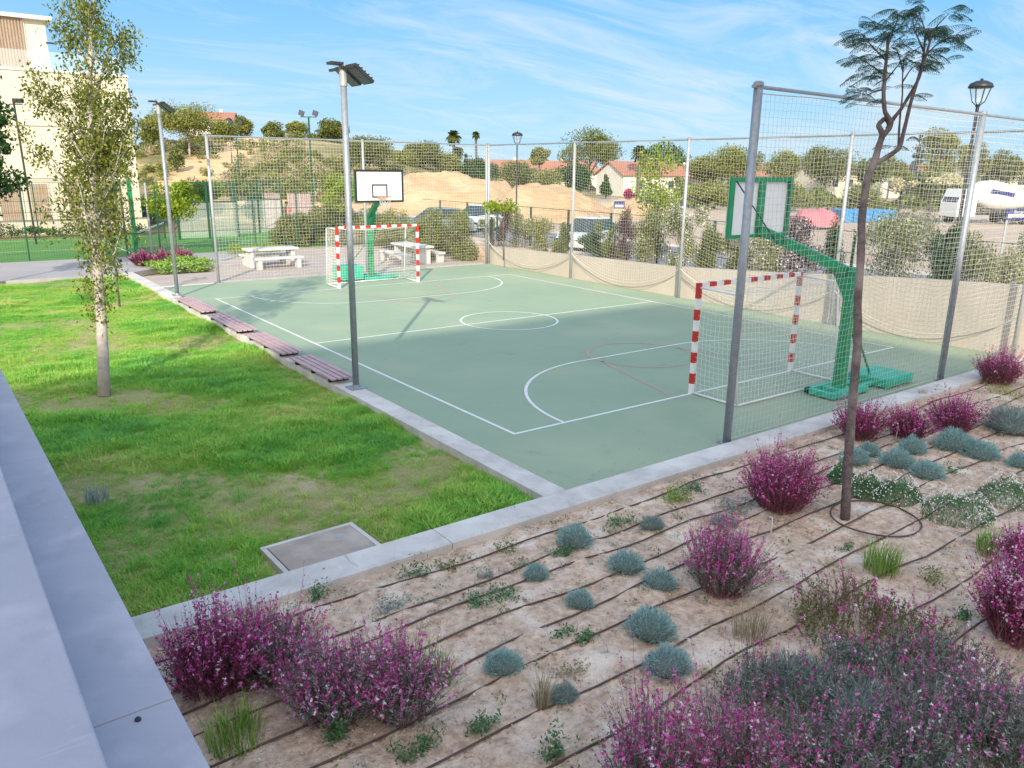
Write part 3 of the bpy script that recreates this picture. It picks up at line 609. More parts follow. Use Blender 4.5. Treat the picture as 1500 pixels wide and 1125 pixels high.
# ------------------------------------------------------------------ basketball hoops
def make_hoop(label, cx, yb, s, far):
    """board plane at local y=0 facing -s*y ... column stands behind at s*y"""
    t = thing('basketball_hoop', label, 'basketball hoop', (cx, yb, 0))
    front = -s
    bw, z0, z1 = 1.80, 2.86, 3.91
    MB().span((-bw/2, -.012, z0), (bw/2, .012, z1)).build('backboard', [M['boardwhite'] if far else M['boardpanel']], t)
    f = MB(); fm = 'black' if far else 'black'; y = front*.014
    def rect(x0, x1, a, c, w, yy, th=.003):
        f.span((x0, yy-th, a), (x1, yy+th, a+w)); f.span((x0, yy-th, c-w), (x1, yy+th, c)); f.span((x0, yy-th, a+w), (x0+w, yy+th, c-w)); f.span((x1-w, yy-th, a+w), (x1, yy+th, c-w))
    rect(-bw/2, bw/2, z0, z1, .05, y); rect(-.295, .295, 3.0, 3.45, .05, y); f.build('board_marking', M['black'], t)
    if far:
        e = MB()
        for a, c in (((-bw/2-.02, -.025, z0-.02), (-bw/2-.001, .025, z1+.02)), ((bw/2+.001, -.025, z0-.02), (bw/2+.02, .025, z1+.02)), ((-bw/2-.001, -.025, z1+.001), (bw/2+.001, .025, z1+.02)), ((-bw/2-.001, -.025, z0-.02), (bw/2+.001, .025, z0-.001))): e.span(a, c)
        e.build('board_edging', M['black'], t)
    fr = MB(); y0, y1 = sorted((s*.014, s*.064)); w = .09 if not far else .05
    fr.span((-bw/2-.02, y0, z0-.02), (-bw/2+w, y1, z1+.02)); fr.span((bw/2-w, y0, z0-.02), (bw/2+.02, y1, z1+.02))
    fr.span((-bw/2+w, y0, z1-w+.03), (bw/2-w, y1, z1+.02)); fr.span((-bw/2+w, y0, z0-.02), (bw/2-w, y1, z0+.04))
    for x, hw2 in (((-.17, .05), (.17, .05)) if far else ((.0, .085),)): fr.span((x-hw2, y0, z0+.04), (x+hw2, y1, z1-w+.03))
    fr.build('board_frame', M['green'], t)
    b = MB()
    for sx in (-1, 1): b.tube([(sx*.80, s*.075, z1-.05), (sx*.10, s*.55, z0-.10)], .013, 6)
    b.build('board_brace', M['black'], t)
    # arm and column
    cyc = s*1.55; dxc = .85 if not far else .35
    colx = dxc
    a = MB(); a.bar((.0, s*.07, z0+.12), (colx*.93, cyc-s*.10, 2.30), .165, .18); a.build('arm', M['green'], t, bevel=.012)
    c = MB(); c.bar((colx, cyc, .12), (colx, cyc, 2.30), .165, .19); c.box((colx, cyc, 2.33), (.19, .17, .09), taper=.8)
    c.add([(colx-.085, cyc-s*.08, 2.20), (colx-.085, cyc-s*.42, 2.36), (colx-.085, cyc-s*.08, 1.78), (colx+.06, cyc-s*.08, 2.20), (colx+.06, cyc-s*.42, 2.36), (colx+.06, cyc-s*.08, 1.78)], [(0, 1, 2), (5, 4, 3), (0, 3, 4, 1), (1, 4, 5, 2), (2, 5, 3, 0)])
    c.build('column', M['green'], t, bevel=.010)
    r = MB(); R0 = front*.38; th = np.linspace(0, 2*math.pi, 25)
    r.tube([(.225*math.cos(q), R0+.225*math.sin(q), 3.05) for q in th], .010, 6); r.box((0, front*.09, 3.03), (.22, .14, .05)); r.tube([(-.1, front*.06, 2.93), (-.12, front*.24, 3.04)], .008, 5); r.tube([(.1, front*.06, 2.93), (.12, front*.24, 3.04)], .008, 5)
    rim = r.build('rim', M['orange'], t)
    n = MB(); k = 12; rows = 5
    def hp(i, j): q = 2*math.pi*(i+.5*(j % 2))/k; rr = .225-.085*(j/rows)**.8; return (rr*math.cos(q), R0+rr*math.sin(q), 3.04-.42*j/rows)
    A, B = [], []
    for j in range(rows):
        for i in range(k):
            A += [hp(i, j), hp(i, j)]; B += [hp(i, j+1), hp(i-1 if j % 2 == 0 else i+1, j+1)]
    n.strings(A, B, .004); n.build('hoop_net', M['net'], rim)
    # base
    q = MB()
    if not far:
        q.span((colx-.62, cyc-.30, .03), (colx-.50, cyc+.32, .13)); q.span((colx-.62, cyc+.22, .03), (colx+.5, cyc+.34, .13)); q.span((colx-.5, cyc-.32, .03), (colx+.5, cyc-.20, .13)); q.span((colx-.22, cyc-.2, .04), (colx+.22, cyc+.22, .12)); q.span((colx+.38, cyc-.2, .03), (colx+.5, cyc+.22, .13))
        q.span((colx+.5, cyc-.18, .05), (colx+1.0, cyc-.08, .12)); q.span((colx+.5, cyc+.10, .05), (colx+1.0, cyc+.20, .12))
        q.build('base_frame', M['turq'], t, bevel=.006)
        q = MB(); q.span((colx+.95, cyc-.42, .03), (colx+1.95, cyc+.40, .20)); q.build('ballast_box', M['turq'], t, bevel=.02)
        z = MB(); z.tube([(colx+.08, cyc, 1.55), (colx+1.15, cyc+.05, .20)], .022, 8); z.tube([(colx+.08, cyc-.05, 1.35), (colx+.55, cyc-.1, .12)], .022, 8); z.build('strut', M['green'], t)
        for sx in (-.5, .4):
            for sy in (-.26, .28): MB().lathe((colx+sx, cyc+sy, .035), [(.035, -.015), (.035, .015)], 10, axis=np.array([(1, 0, 0), (0, 0, 1), (0, 1, 0.)])).build('castor', M['black'], t)
    else:
        q.span((colx-.45, cyc-.55, .03), (colx+.45, cyc-.43, .13)); q.span((colx-.45, cyc+.43, .03), (colx+.45, cyc+.55, .13)); q.span((colx-.45, cyc-.43, .03), (colx-.33, cyc+.43, .13)); q.span((colx+.33, cyc-.43, .03), (colx+.45, cyc+.43, .13)); q.span((colx-.2, cyc-.43, .04), (colx+.2, cyc+.43, .10))
        q.span((colx+.45, cyc-.3, .04), (colx+.95, cyc-.1, .12)); q.build('base_frame', M['turq'], t, bevel=.006)
        q = MB(); q.span((colx-1.3, cyc-.35, .05), (colx-.47, cyc+.55, .55)); q.build('ballast_box', M['turq'], t, bevel=.02)
        z = MB(); z.tube([(colx-.08, cyc, 1.4), (colx-.9, cyc, .55)], .022, 8); z.build('strut', M['green'], t)
    return t
make_hoop('green basketball hoop nearer the camera, its white backboard seen from behind through the net', CX+.0, .02, -1, False)
make_hoop('green basketball hoop at the far end, white backboard with black square facing the camera', 5.82, L+.12, 1, True)

# ------------------------------------------------------------------ slatted benches on the side kerb
def make_bench(y0, y1, label, cat='bench'):
    t = thing('slatted_bench', label, cat, (-1.03, (y0+y1)/2, .055), 0, 'slatted benches on the side kerb'); Ln = y1-y0
    for i in range(4):
        x = -.19+i*.127
        MB().box((x, 0, .105), (.094, Ln, .035)).build('slat', M['benchwood'], t, bevel=.005)
    for y in (-Ln/2+.25, 0, Ln/2-.25):
        MB().span((-.20, y-.025, .0), (.20, y+.025, .086)).build('support', M['black'], t)
    return t
for (a, c, lb) in ((4.05, 6.2, 'purple brown slatted bench nearest the camera, next to the tall pole'), (6.6, 9.05, 'second slatted bench from the tall pole on the side kerb'),
                   (9.5, 12.1, 'third slatted bench from the tall pole, beside the halfway stretch'), (12.6, 15.4, 'farthest slatted bench, closest to the slim floodlight pole')):
    make_bench(a, c, lb)

# ------------------------------------------------------------------ square manhole lid in the lawn
t = thing('drain_lid', 'square brown concrete inspection lid set in the grass beside the front kerb', 'manhole', (-3.98, -1.83, -.06), rad(1.5))
b = MB(); 
for a, c in (((-.56, -.44, -.05), (.56, -.385, .018)), ((-.56, .385, -.05), (.56, .44, .018)), ((-.56, -.383, -.05), (-.505, .383, .018)), ((.505, -.383, -.05), (.56, .383, .018))): b.span(a, c)
b.build('lid_frame', M['concrete'], t, bevel=.004)
MB().span((-.495, -.375, -.05), (.495, .375, .025)).build('lid', M['hatch'], t, bevel=.006)
MB().lathe((.27, .17, .026), [(.06, 0), (.06, .002), (.03, .003)], 14).build('lifting_plate', M['lconcrete'], t)

# ------------------------------------------------------------------ concrete picnic tables
def picnic(label, x, y, rz, ln):
    t = thing('picnic_table', label, 'picnic table', (x, y, .02), rz, 'concrete picnic tables')
    MB().box((0, 0, .72), (ln, .82, .09)).build('table_top', M['picnic'], t, bevel=.012)
    for s in (-1, 1): MB().box((s*(ln/2-.22), 0, .3375), (.18, .62, .675)).build('leg', M['picnic'], t, bevel=.01)
    for s in (-1, 1):
        bt = MB().box((0, s*.85, .42), (ln*.95, .36, .09)).build('bench_seat', M['picnic'], t, bevel=.012)
        for q in (-1, 1): MB().box((q*(ln*.475-.2), s*.85, .1875), (.16, .32, .375)).build('bench_leg', M['picnic'], bt, bevel=.008)
    return t
picnic('white concrete picnic table left of the far goal, long side facing camera', 4.3, 22.6, 0, 2.1)
picnic('white concrete picnic table seen through the far goal, turned end-on', 10.1, 21.2, rad(90), 2.4)

# ------------------------------------------------------------------ lamp posts and other far lights
def lantern(label, x, y, z0, h, s=1.0, m='black'):
    t = thing('street_lamp', label, 'street lamp', (x, y, z0), 0, 'lantern street lamps')
    b = MB(); b.tube([(0, 0, 0), (0, 0, 1.0), (0, 0, 1.05), (0, 0, h-.62*s)], [.085, .075, .05, .04], 12); b.lathe((0, 0, 0), [(.13, 0), (.13, .1), (.09, .2)], 12); b.build('pole', M[m], t)
    z = h-.62*s
    b = MB(); n = 8
    for i in range(n):
        a = 2*math.pi*i/n; b.tube([(.05*s*math.cos(a), .05*s*math.sin(a), z), (.15*s*math.cos(a), .15*s*math.sin(a), z+.08*s), (.255*s*math.cos(a), .255*s*math.sin(a), z+.42*s)], .010*s, 5)
    b.lathe((0, 0, z-.04*s), [(.05*s, 0), (.06*s, .04*s), (.05*s, .06*s)], 12); b.build('lantern_frame', M[m], t)
    MB().lathe((0, 0, z+.42*s), [(.28*s, -.01), (.29*s, .02*s), (.25*s, .10*s), (.12*s, .16*s), (.04*s, .17*s), (.03*s, .21*s), (.0, .22*s)], 16).build('lantern_cap', M[m], t, smooth=True)
    MB().lathe((0, 0, z+.02*s), [(.045*s, 0), (.14*s, .06*s), (.235*s, .40*s)], 8).build('lantern_glass', M['glass'], t)
    return t
p_ = spot(1393, 400, 21.0); lantern('black lantern street lamp rising behind the right net post', p_[0], p_[1], .62, 5.72, 1.0)
p_ = spot(756, 330, 46.0); lantern('black lantern street lamp behind the far corner of the court', p_[0], p_[1], .4, 5.65, 1.1)
p_ = spot(345, 300, 92.0); lantern('small far lantern lamp at the foot of the bare hillside scar', p_[0], p_[1], float(terrain(p_[0], p_[1])), 5.0, 1.2)
def twin_flood(label, px, pybase, pytop, depth, m='dgreen', w=1.3, single=False):
    q = spot(px, pytop, depth); x, y = q[0], q[1]; z0 = max(float(terrain(x, y)), -.1); h = q[2]-z0
    t = thing('court_light', label, 'court light', (x, y, z0), -YAW, 'twin headed court lights')
    MB().tube([(0, 0, 0), (0, 0, h)], .07, 8).build('pole', M[m], t)
    if not single: MB().span((-w/2, -.03, h), (w/2, .03, h+.07)).build('cross_arm', M[m], t)
    for s in ((-1, 1) if not single else (0,)):
        a = rad(35*(1 if s >= 0 else 1)); R = np.array([(math.cos(a*.6), 0, math.sin(a*.6)), (0, 1, 0), (-math.sin(a*.6), 0, math.cos(a*.6))])
        b = MB(); b.box((s*w*.42, 0, h+.32), (.42, .12, .38), R=R); b.bar((s*w*.42, 0, h), (s*w*.42, 0, h+.2), .05); o = b.build('floodlight', M['black'], t)
        MB().box((s*w*.42, -.066, h+.32), (.36, .008, .32), R=R).build('lens', M['glassled'], o)
    return t
twin_flood('dark green pole with two square floodlights standing left of the tall grey pole', 452, 330, 172, 62)
twin_flood('low dark green twin floodlight half hidden among the hillside trees', 345, 300, 184, 80, w=1.2)

# ------------------------------------------------------------------ padel court enclosure
pf = thing('wire_fence', 'dark green wire mesh fence on posts along the front of the turf pitch', 'fence', (0, 0, 0))
def wire_fence(t, pts, posts, h, m='dgreen', pr=.03, z0=.0, rails=(1.0, 2.0), dv=.10, rr=.0035, name='wire_mesh'):
    a = np.array(pts[0], float); c = np.array(pts[1], float); L_ = np.linalg.norm(c-a); d = (c-a)/L_
    for s in posts:
        q = a+d*s; MB().box((q[0], q[1], z0+h/2), (pr*2, pr*2, h)).build('post', M[m], t)
    for z in (*rails, h-.02):
        MB().bar((*a, z0+z), (*c, z0+z), .022).build('rail', M[m], t)
    n = int(L_/dv); s = np.linspace(0, L_, n); P = a[None]+d[None]*s[:, None]
    b = MB(); b.strings(np.c_[P, np.full(n, z0+.05)], np.c_[P, np.full(n, z0+h-.03)], rr)
    k = int(h/.22); zz_ = np.linspace(z0+.1, z0+h-.1, k); b.strings(np.c_[np.tile(a, (k, 1)), zz_], np.c_[np.tile(c, (k, 1)), zz_], rr*.8)
    o = b.build(name, M[m], t); o['kind'] = 'stuff'; return t
wire_fence(pf, [(-20, 29.45), (.75, 29.45)], [.3, 5.6, 8.2, 11.0, 13.7, 16.4, 20.2], 3.3)
pf2 = thing('wire_fence', 'dark green wire mesh fence with posts behind the left picnic table', 'fence', (0, 0, 0))
wire_fence(pf2, [(1.6, 29.45), (10.9, 29.45)], [.0, 2.4, 4.4, 6.6, 9.2], 3.0)
pf3 = thing('wire_fence', 'far wire fence behind the turf pitch in front of the cream building', 'fence', (0, 0, 0))
wire_fence(pf3, [(-20, 40.7), (10.9, 40.7)], [2, 6, 10, 14, 18, 22, 26, 30.5], 3.0, dv=.16)
# steel and glass ends of the pitch
def pitch_end(label, x0, x1, y, h=3.0, gaps=()):
    t = thing('pitch_end_frame', label, 'court frame', (0, 0, 0)); n = max(2, int((x1-x0)/1.9))
    for x in np.linspace(x0, x1, n+1): MB().span((x-.05, y-.05, .03), (x+.05, y+.05, h)).build('post', M['green' if 0 else 'dgreen'], t)
    MB().span((x0, y-.03, h-.08), (x1, y+.03, h-.001)).build('rail', M['dgreen'], t); MB().span((x0, y-.03, 2.0), (x1, y+.03, 2.07)).build('rail', M['dgreen'], t)
    b = MB(); n = int((x1-x0)/.09); s = np.linspace(x0+.05, x1-.05, n); b.strings(np.c_[s, np.full(n, y), np.full(n, 2.07)], np.c_[s, np.full(n, y), np.full(n, h-.08)], .006); o = b.build('wire_mesh', M['dgreen'], t); o['kind'] = 'stuff'
    MB().span((x0+.05, y-.006, .1), (x1-.05, y+.006, 1.98)).build('glass_panel', M['glass'], t)
    return t
pitch_end('dark green framed mesh and glass wall of the turf pitch behind a lime tree', 4.2, 7.4, 36.4, 3.1)
pitch_end('dark green framed mesh and glass wall at the right end of the turf pitch', 7.9, 10.8, 38.5, 3.1)
t = thing('tennis_net', 'low white banded net across the turf pitch behind the pale pole', 'court net', (0, 0, 0))
for x, y in ((.62, 30.0), (3.7, 37.5)): MB().tube([(x, y, 0), (x, y, 1.0)], .04, 8).build('post', M['dgreen'], t)
b = MB(); b.bar((.62, 30.0, .93), (3.7, 37.5, .90), .02, .08); b.build('net_band', M['white'], t)
m = MB(); net_grid(lambda u, v: np.stack([.62+3.08*u, 30+7.5*u, .9-.86*v], -1), 60, 10, .004, m); m.build('netting', M['black'], t)
t = thing('corner_post', 'thick dark green corner post of the turf pitch beside the pale pole', 'post', (.66, 29.9, 0)); MB().span((-.09, -.07, 0), (.09, .07, 3.35)).build('post_body', M['green'], t, bevel=.01)
MB().span((-.10, -.2, .55), (.10, .08, 1.2)).build('padding', M['green'], t, bevel=.02)
t = thing('pale_pole', 'pale grey pole between the green corner post and the slim floodlight pole', 'pole', (1.38, 30.15, 0)); b = MB(); b.tube([(0, 0, 0), (0, 0, 3.15)], [.06, .05], 10); b.lathe((0, 0, 0), [(.12, 0), (.12, .03)], 10); b.lathe((0, 0, 3.15), [(.06, 0), (.03, .04)], 10); b.build('pole_body', M['steel2'], t)
q = spot(20, 150, 38.0); t = thing('court_light', 'single floodlight on a thin dark pole in front of the cream building', 'court light', (q[0], q[1], 0), -YAW, 'twin headed court lights')
MB().tube([(.10, 0, 0), (0, 0, q[2])], .05, 8).build('pole', M['black'], t)
MB().box((.22, 0, q[2]+.08), (.42, .3, .2)).build('floodlight', M['black'], t, bevel=.02); MB().box((.1, 0, q[2]-.08), (.62, .06, .05)).build('cross_arm', M['black'], t)
# ------------------------------------------------------------------ cream apartment building
BX1, BY0 = 4.55, 46.8
t = thing('apartment_building', 'cream rendered apartment building with recessed balconies behind the turf pitch, left edge', 'building', (0, 0, 0))
zr = 9.15; s1, s2 = 6.1, 3.08
b = MB(); b.span((-24, BY0, 0), (2.05, BY0+12, zr)); b.span((3.42, BY0, 0), (BX1, BY0+12, zr)); b.span((2.05, BY0+1.6, 0), (3.42, BY0+12, zr)); b.span((2.05, BY0+.001, 6.22), (3.42, BY0+1.599, zr-.001))
b.build('wall', M['cream'], t)
for z in (s1, s2): MB().span((2.052, BY0+.01, z-.14), (3.418, BY0+1.598, z+.1)).build('balcony_slab', M['cream'], t)
MB().span((-24, BY0-.02, s1-.03), (2.04, BY0-.001, s1+.03)).build('joint_strip', M['railing'], t)
MB().span((-24, BY0-.02, s2-.03), (2.04, BY0-.001, s2+.03)).build('joint_strip', M['railing'], t)
MB().span((-24, BY0-.06, zr), (BX1+.06, BY0+12, zr+.14)).build('parapet_coping', M['whiterender'], t)
for z in (s1, s2, .05):
    w = MB().span((2.15, BY0+1.5, z+.15), (3.3, BY0+1.58, z+2.4)).build('window', M['railing'], t)
    MB().span((2.22, BY0+1.47, z+.2), (2.70, BY0+1.495, z+2.33)).build('pane', M['greenglass'], w); MB().span((2.76, BY0+1.47, z+.2), (3.23, BY0+1.495, z+2.33)).build('pane', M['greenglass'], w)
for z in (s1, s2):
    r = MB(); r.span((2.06, BY0+.04, z+1.08), (3.41, BY0+.09, z+1.13)); r.span((2.06, BY0+.04, z+.12), (3.41, BY0+.09, z+.16))
    for k in range(13): x = 2.12+k*.104; r.span((x, BY0+.05, z+.16), (x+.035, BY0+.08, z+1.08))
    r.build('balcony_railing', M['railing'], t)
for (x0, x1) in ((-1.6, -.55), (-3.2, -1.95), (-6.4, -5.2), (-9.5, -8.2), (.4, 1.1)):
    w = MB().span((x0, BY0-.05, .5), (x1, BY0-.001, s2-.25)).build('louvre_panel', M['whiterender'], t)
    r = MB(); n = int((x1-x0)/.11)
    for k in range(n): x = x0+.05+k*(x1-x0-.1)/n; r.span((x, BY0-.09, .55), (x+.06, BY0-.051, s2-.3))
    r.build('louvre_slats', M['tanpanel'], w)
# penthouse
px1 = .75
b = MB(); b.span((-24, BY0+2.4, zr+.14), (px1, BY0+10, 12.3)); b.build('penthouse_wall', M['cream'], t)
MB().span((-24, BY0+2.0, 12.3), (px1+.35, BY0+10.2, 12.52)).build('penthouse_roof', M['whiterender'], t)
for (x0, x1) in ((-3.3, -.35), (-9.5, -5.0)):
    w = MB().span((x0, BY0+2.34, zr+.2), (x1, BY0+2.399, 12.29)).build('louvre_panel', M['whiterender'], t)
    r = MB(); n = int((x1-x0)/.16)
    for k in range(n): x = x0+.02+k*.16; r.span((x, BY0+2.24, zr+.2), (x+.085, BY0+2.339, 12.29))
    r.build('louvre_slats', M['tanpanel'], w)
w = MB().span((-4.9, BY0+2.33, zr+.2), (-3.4, BY0+2.399, 11.9)).build('window', M['darkglass'], t)
MB().span((px1-.1, BY0+2.1, 11.0), (px1+.5, BY0+2.3, 11.08)).build('wall_lamp', M['black'], t)
b = MB(); b.span((-24, BY0+.1, zr+.15), (BX1-.3, BY0+.115, zr+1.15)); b.span((BX1-.3, BY0+.1, zr+.15), (BX1-.285, BY0+8, zr+1.15)); b.build('glass_balustrade', M['glass'], t)
# low planter wall and clipped hedge in front of it
t = thing('garden_wall', 'low cream garden wall between the building and the turf pitch', 'wall', (0, 0, 0)); MB().span((-24, 43.9, 0), (4.3, 44.1, .75)).build('wall_body', M['cream'], t); MB().span((-24, 43.86, .75), (4.34, 44.14, .82)).build('coping', M['lconcrete'], t)
def hedge(label, x0, x1, y0, y1, z0, z1, kind, n, ls, seed, name='hedge', rz=0, group=None):
    rng = np.random.default_rng(seed); t = thing(name, label, 'hedge', ((x0+x1)/2, (y0+y1)/2, z0), 0, group)
    hx, hy, H = (x1-x0)/2, (y1-y0)/2, z1-z0
    k = max(6, int((x1-x0)*(y1-y0)*6)); cx = rng.uniform(-hx, hx, k); cy = rng.uniform(-hy, hy, k); cz = rng.uniform(.1, .85, k)*H*(.85+.2*np.sin(cx*1.3+cy*.9+seed))
    C = clump_points(n, np.c_[cx, cy, cz], np.tile([[.46, .46, .30*H/1.2]], (k, 1)), rng, .2); C = C[C[:, 2] > .02]
    MB().quads(leafquads(C, ls, .5, rng)).build('foliage', LF[kind], t)
    b = MB()
    for i in range(min(k, 24)): b.tube([(cx[i], cy[i], 0), (cx[i]+rng.normal()*.1, cy[i], cz[i])], [.02, .006], 4)
    b.build('stems', M['bark'], t); return t
hedge('dark low hedge running along the far side of the turf pitch', -20, 4.2, 42.0, 42.9, 0, .8, 'dark', 9000, .12, 3)
hedge('dense olive green hedge beyond the far right corner of the court', 11.4, 12.7, 20.2, 29.4, .0, 2.15, 'hedge', 60000, .085, 5)
hedge('olive hedge behind the left picnic table ending the paving', 7.6, 11.3, 29.7, 31.2, .0, 2.0, 'hedge', 34000, .09, 6)
hedge('low yellow green planting in the corner of the paving beside the left picnic table', 4.4, 6.3, 26.4, 28.9, .0, .45, 'lime', 3500, .07, 7)
# ------------------------------------------------------------------ apartment block behind the viewpoint: its shade falls over lawn, bed and near court
t = thing('apartment_block', 'tall cream block behind the viewpoint whose shade lies over lawn and near court', 'building', (0, 0, 0))
HB = 34.0; kk = HB/math.tan(rad(SUN_EL)); cx_ = 11.7-math.sin(rad(SUN_AZ))*kk; cy_ = 7.5-math.cos(rad(SUN_AZ))*kk
MB().span((cx_-34, cy_-14, -.2), (cx_, cy_, HB)).build('wall', M['cream'], t)
for fl in range(10):
    for k in range(8):
        w = MB().span((cx_-3.2-k*3.6, cy_+.001, 1.0+fl*3.1), (cx_-1.6-k*3.6, cy_+.05, 2.6+fl*3.1)).build('window', M['darkglass'], t)

# ------------------------------------------------------------------ scattering of uncountable stuff with geometry nodes
def scatter(name, label, P, sources, scales, rots, kind='stuff'):
    """instances of the source meshes on the points P"""
    me = bpy.data.meshes.new(name); me.vertices.add(len(P)); me.vertices.foreach_set('co', P.astype(np.float32).ravel())
    a = me.attributes.new('sc', 'FLOAT', 'POINT'); a.data.foreach_set('value', scales.astype(np.float32))
    a = me.attributes.new('rt', 'FLOAT_VECTOR', 'POINT'); a.data.foreach_set('vector', rots.astype(np.float32).ravel())
    a = me.attributes.new('pick', 'INT', 'POINT'); a.data.foreach_set('value', RNG.integers(0, len(sources), len(P)).astype(np.int32))
    o = bpy.data.objects.new(name, me); COL.objects.link(o); o['kind'] = kind
    if label: o['label'] = label
    ng = bpy.data.node_groups.new(name, 'GeometryNodeTree'); ng.interface.new_socket('Geometry', in_out='INPUT', socket_type='NodeSocketGeometry'); ng.interface.new_socket('Geometry', in_out='OUTPUT', socket_type='NodeSocketGeometry')
    N, Lk = ng.nodes, ng.links; gi = N.new('NodeGroupInput'); go = N.new('NodeGroupOutput'); jn = N.new('GeometryNodeJoinGeometry')
    mpn = N.new('GeometryNodeMeshToPoints'); Lk.new(gi.outputs[0], mpn.inputs['Mesh'])
    def attr(nm, ty): x = N.new('GeometryNodeInputNamedAttribute'); x.data_type = ty; x.inputs['Name'].default_value = nm; return x.outputs['Attribute']
    s_, r_, k_ = attr('sc', 'FLOAT'), attr('rt', 'FLOAT_VECTOR'), attr('pick', 'INT')
    for i, so_ in enumerate(sources):
        oi = N.new('GeometryNodeObjectInfo'); oi.inputs['Object'].default_value = so_; oi.inputs['As Instance'].default_value = True
        ip = N.new('GeometryNodeInstanceOnPoints'); Lk.new(mpn.outputs[0], ip.inputs['Points']); Lk.new(oi.outputs['Geometry'], ip.inputs['Instance'])
        cmpn = N.new('FunctionNodeCompare'); cmpn.data_type = 'INT'; cmpn.operation = 'EQUAL'; Lk.new(k_, cmpn.inputs[2]); cmpn.inputs[3].default_value = i
        Lk.new(cmpn.outputs[0], ip.inputs['Selection']); Lk.new(s_, ip.inputs['Scale']); Lk.new(r_, ip.inputs['Rotation']); Lk.new(ip.outputs[0], jn.inputs[0])
    Lk.new(jn.outputs[0], go.inputs[0]); md = o.modifiers.new('scatter', 'NODES'); md.node_group = ng
    return o
def srcobj(mb, name, m): return bpy.data.objects.new(name, mb.mesh(name, m))
def tuft(n, h, spread, w, seed, bend=.5):
    rng = np.random.default_rng(seed); b = MB(); Q = []
    for i in range(n):
        a = rng.uniform(0, 6.28); r = spread*rng.uniform(0, 1)**.6; p = np.array([r*math.cos(a), r*math.sin(a), -.01]); hh = h*rng.uniform(.5, 1.15)
        a2 = a+rng.normal()*.9; d = np.array([math.cos(a2), math.sin(a2), 0])*hh*bend*rng.uniform(.2, 1.3); s = np.array([-math.sin(a2), math.cos(a2), 0])*w
        p1 = p+d*.35+np.array([0, 0, hh*.6]); p2 = p+d+np.array([0, 0, hh*rng.uniform(.75, 1)])
        Q += [[p-s, p+s, p1+s*.8, p1-s*.8], [p1-s*.8, p1+s*.8, p2+s*.12, p2-s*.12]]
    b.quads(np.array(Q)); return b
lawn_src = [srcobj(tuft(16, .055, .055, .0028, k, .75), 'grass_tuft', LF['lawn']) for k in range(4)]
nL = 95000
gx = RNG.uniform(-6.6, -1.24, nL); gy = RNG.uniform(-2.25, 22.98, nL)
keep = RNG.uniform(size=nL) < np.clip(1.15-.018*np.maximum(gy-8, 0), .5, 1)
bare = np.exp(-(((gx+5.0)/1.25)**2+((gy-5.75)/.55)**2))*1.6+1.3*np.exp(-(((gx+4.0)/.66)**2+((gy+1.83)/.52)**2)**3)
nz = fbm(gx, gy, .45, 9, 3); nz2 = fbm(gx, gy, 2.2, 11, 3)
bare += np.clip((nz-.08)*2.4, 0, .85)+np.clip(nz2-.18, 0, 1)*1.3
bare += .9*np.exp(-((gx+2.2)/.8)**2-((gy-3.3)/.4)**2)*0
keep &= RNG.uniform(size=nL) > bare
keep &= ~((np.abs(gx+3.98) < .58) & (np.abs(gy+1.83) < .47))
gx, gy, nz, nz2 = gx[keep], gy[keep], nz[keep], nz2[keep]
gz = -.085+np.zeros_like(gx)+.0; gz = gz+fbm(gx, gy, .5, 4, 3)*.04
scl = RNG.uniform(.65, 1.25, len(gx))*(1+np.clip(-nz*2.2, -.25, .8))*(1+np.clip(-nz2, -.1, .5))
edge = (gy < -1.9) | (gx > -1.5); scl[edge] *= 1.15
rots = np.c_[RNG.normal(size=(len(gx), 2))*.12, RNG.uniform(0, 6.28, len(gx))]
scatter('lawn_grass', 'green lawn grass with worn straw coloured patches beside the court', np.c_[gx, gy, gz], lawn_src, scl, rots)
LF['thatch'] = leafmat('dry_thatch', [(.46, .38, .20), (.58, .50, .28), (.40, .44, .14), (.28, .34, .10)], .2, inst=True)
th_src = [srcobj(tuft(14, .026, .07, .0026, 40+k, 1.5), 'dry_tuft', LF['thatch']) for k in range(3)]
nT = 42000; tx_ = RNG.uniform(-6.6, -1.24, nT); ty_ = -2.25+RNG.uniform(0, 1, nT)**1.25*25.2; kp = ~((np.abs(tx_+3.98) < .56) & (np.abs(ty_+1.83) < .45)); kp &= (RNG.uniform(size=nT) < .25) | (fbm(tx_, ty_, .45, 9, 3) > .0); tx_, ty_ = tx_[kp], ty_[kp]
scatter('dry_thatch', 'short straw coloured dead grass in the worn parts of the lawn', np.c_[tx_, ty_, -.085+fbm(tx_, ty_, .5, 4, 3)*.04], th_src, RNG.uniform(.6, 1.3, len(tx_)), np.c_[np.zeros((len(tx_), 2)), RNG.uniform(0, 6.28, len(tx_))])
# longer clumps here and there
big_src = [srcobj(tuft(34, .13, .09, .0035, 20+k, .8), 'long_tuft', LF['lawn']) for k in range(3)]
n_ = 520; P = np.c_[RNG.uniform(-6.5, -1.4, n_), -2.2+RNG.uniform(0, 1, n_)**1.7*13, np.full(n_, -.09)]; P = P[~((np.abs(P[:, 0]+3.98) < .7) & (np.abs(P[:, 1]+1.83) < .6))]
scatter('long_lawn_grass', 'scattered longer grass clumps in the lawn', P, big_src, RNG.uniform(.5, 1.25, len(P)), np.c_[np.zeros((len(P), 2)), RNG.uniform(0, 6.28, len(P))])
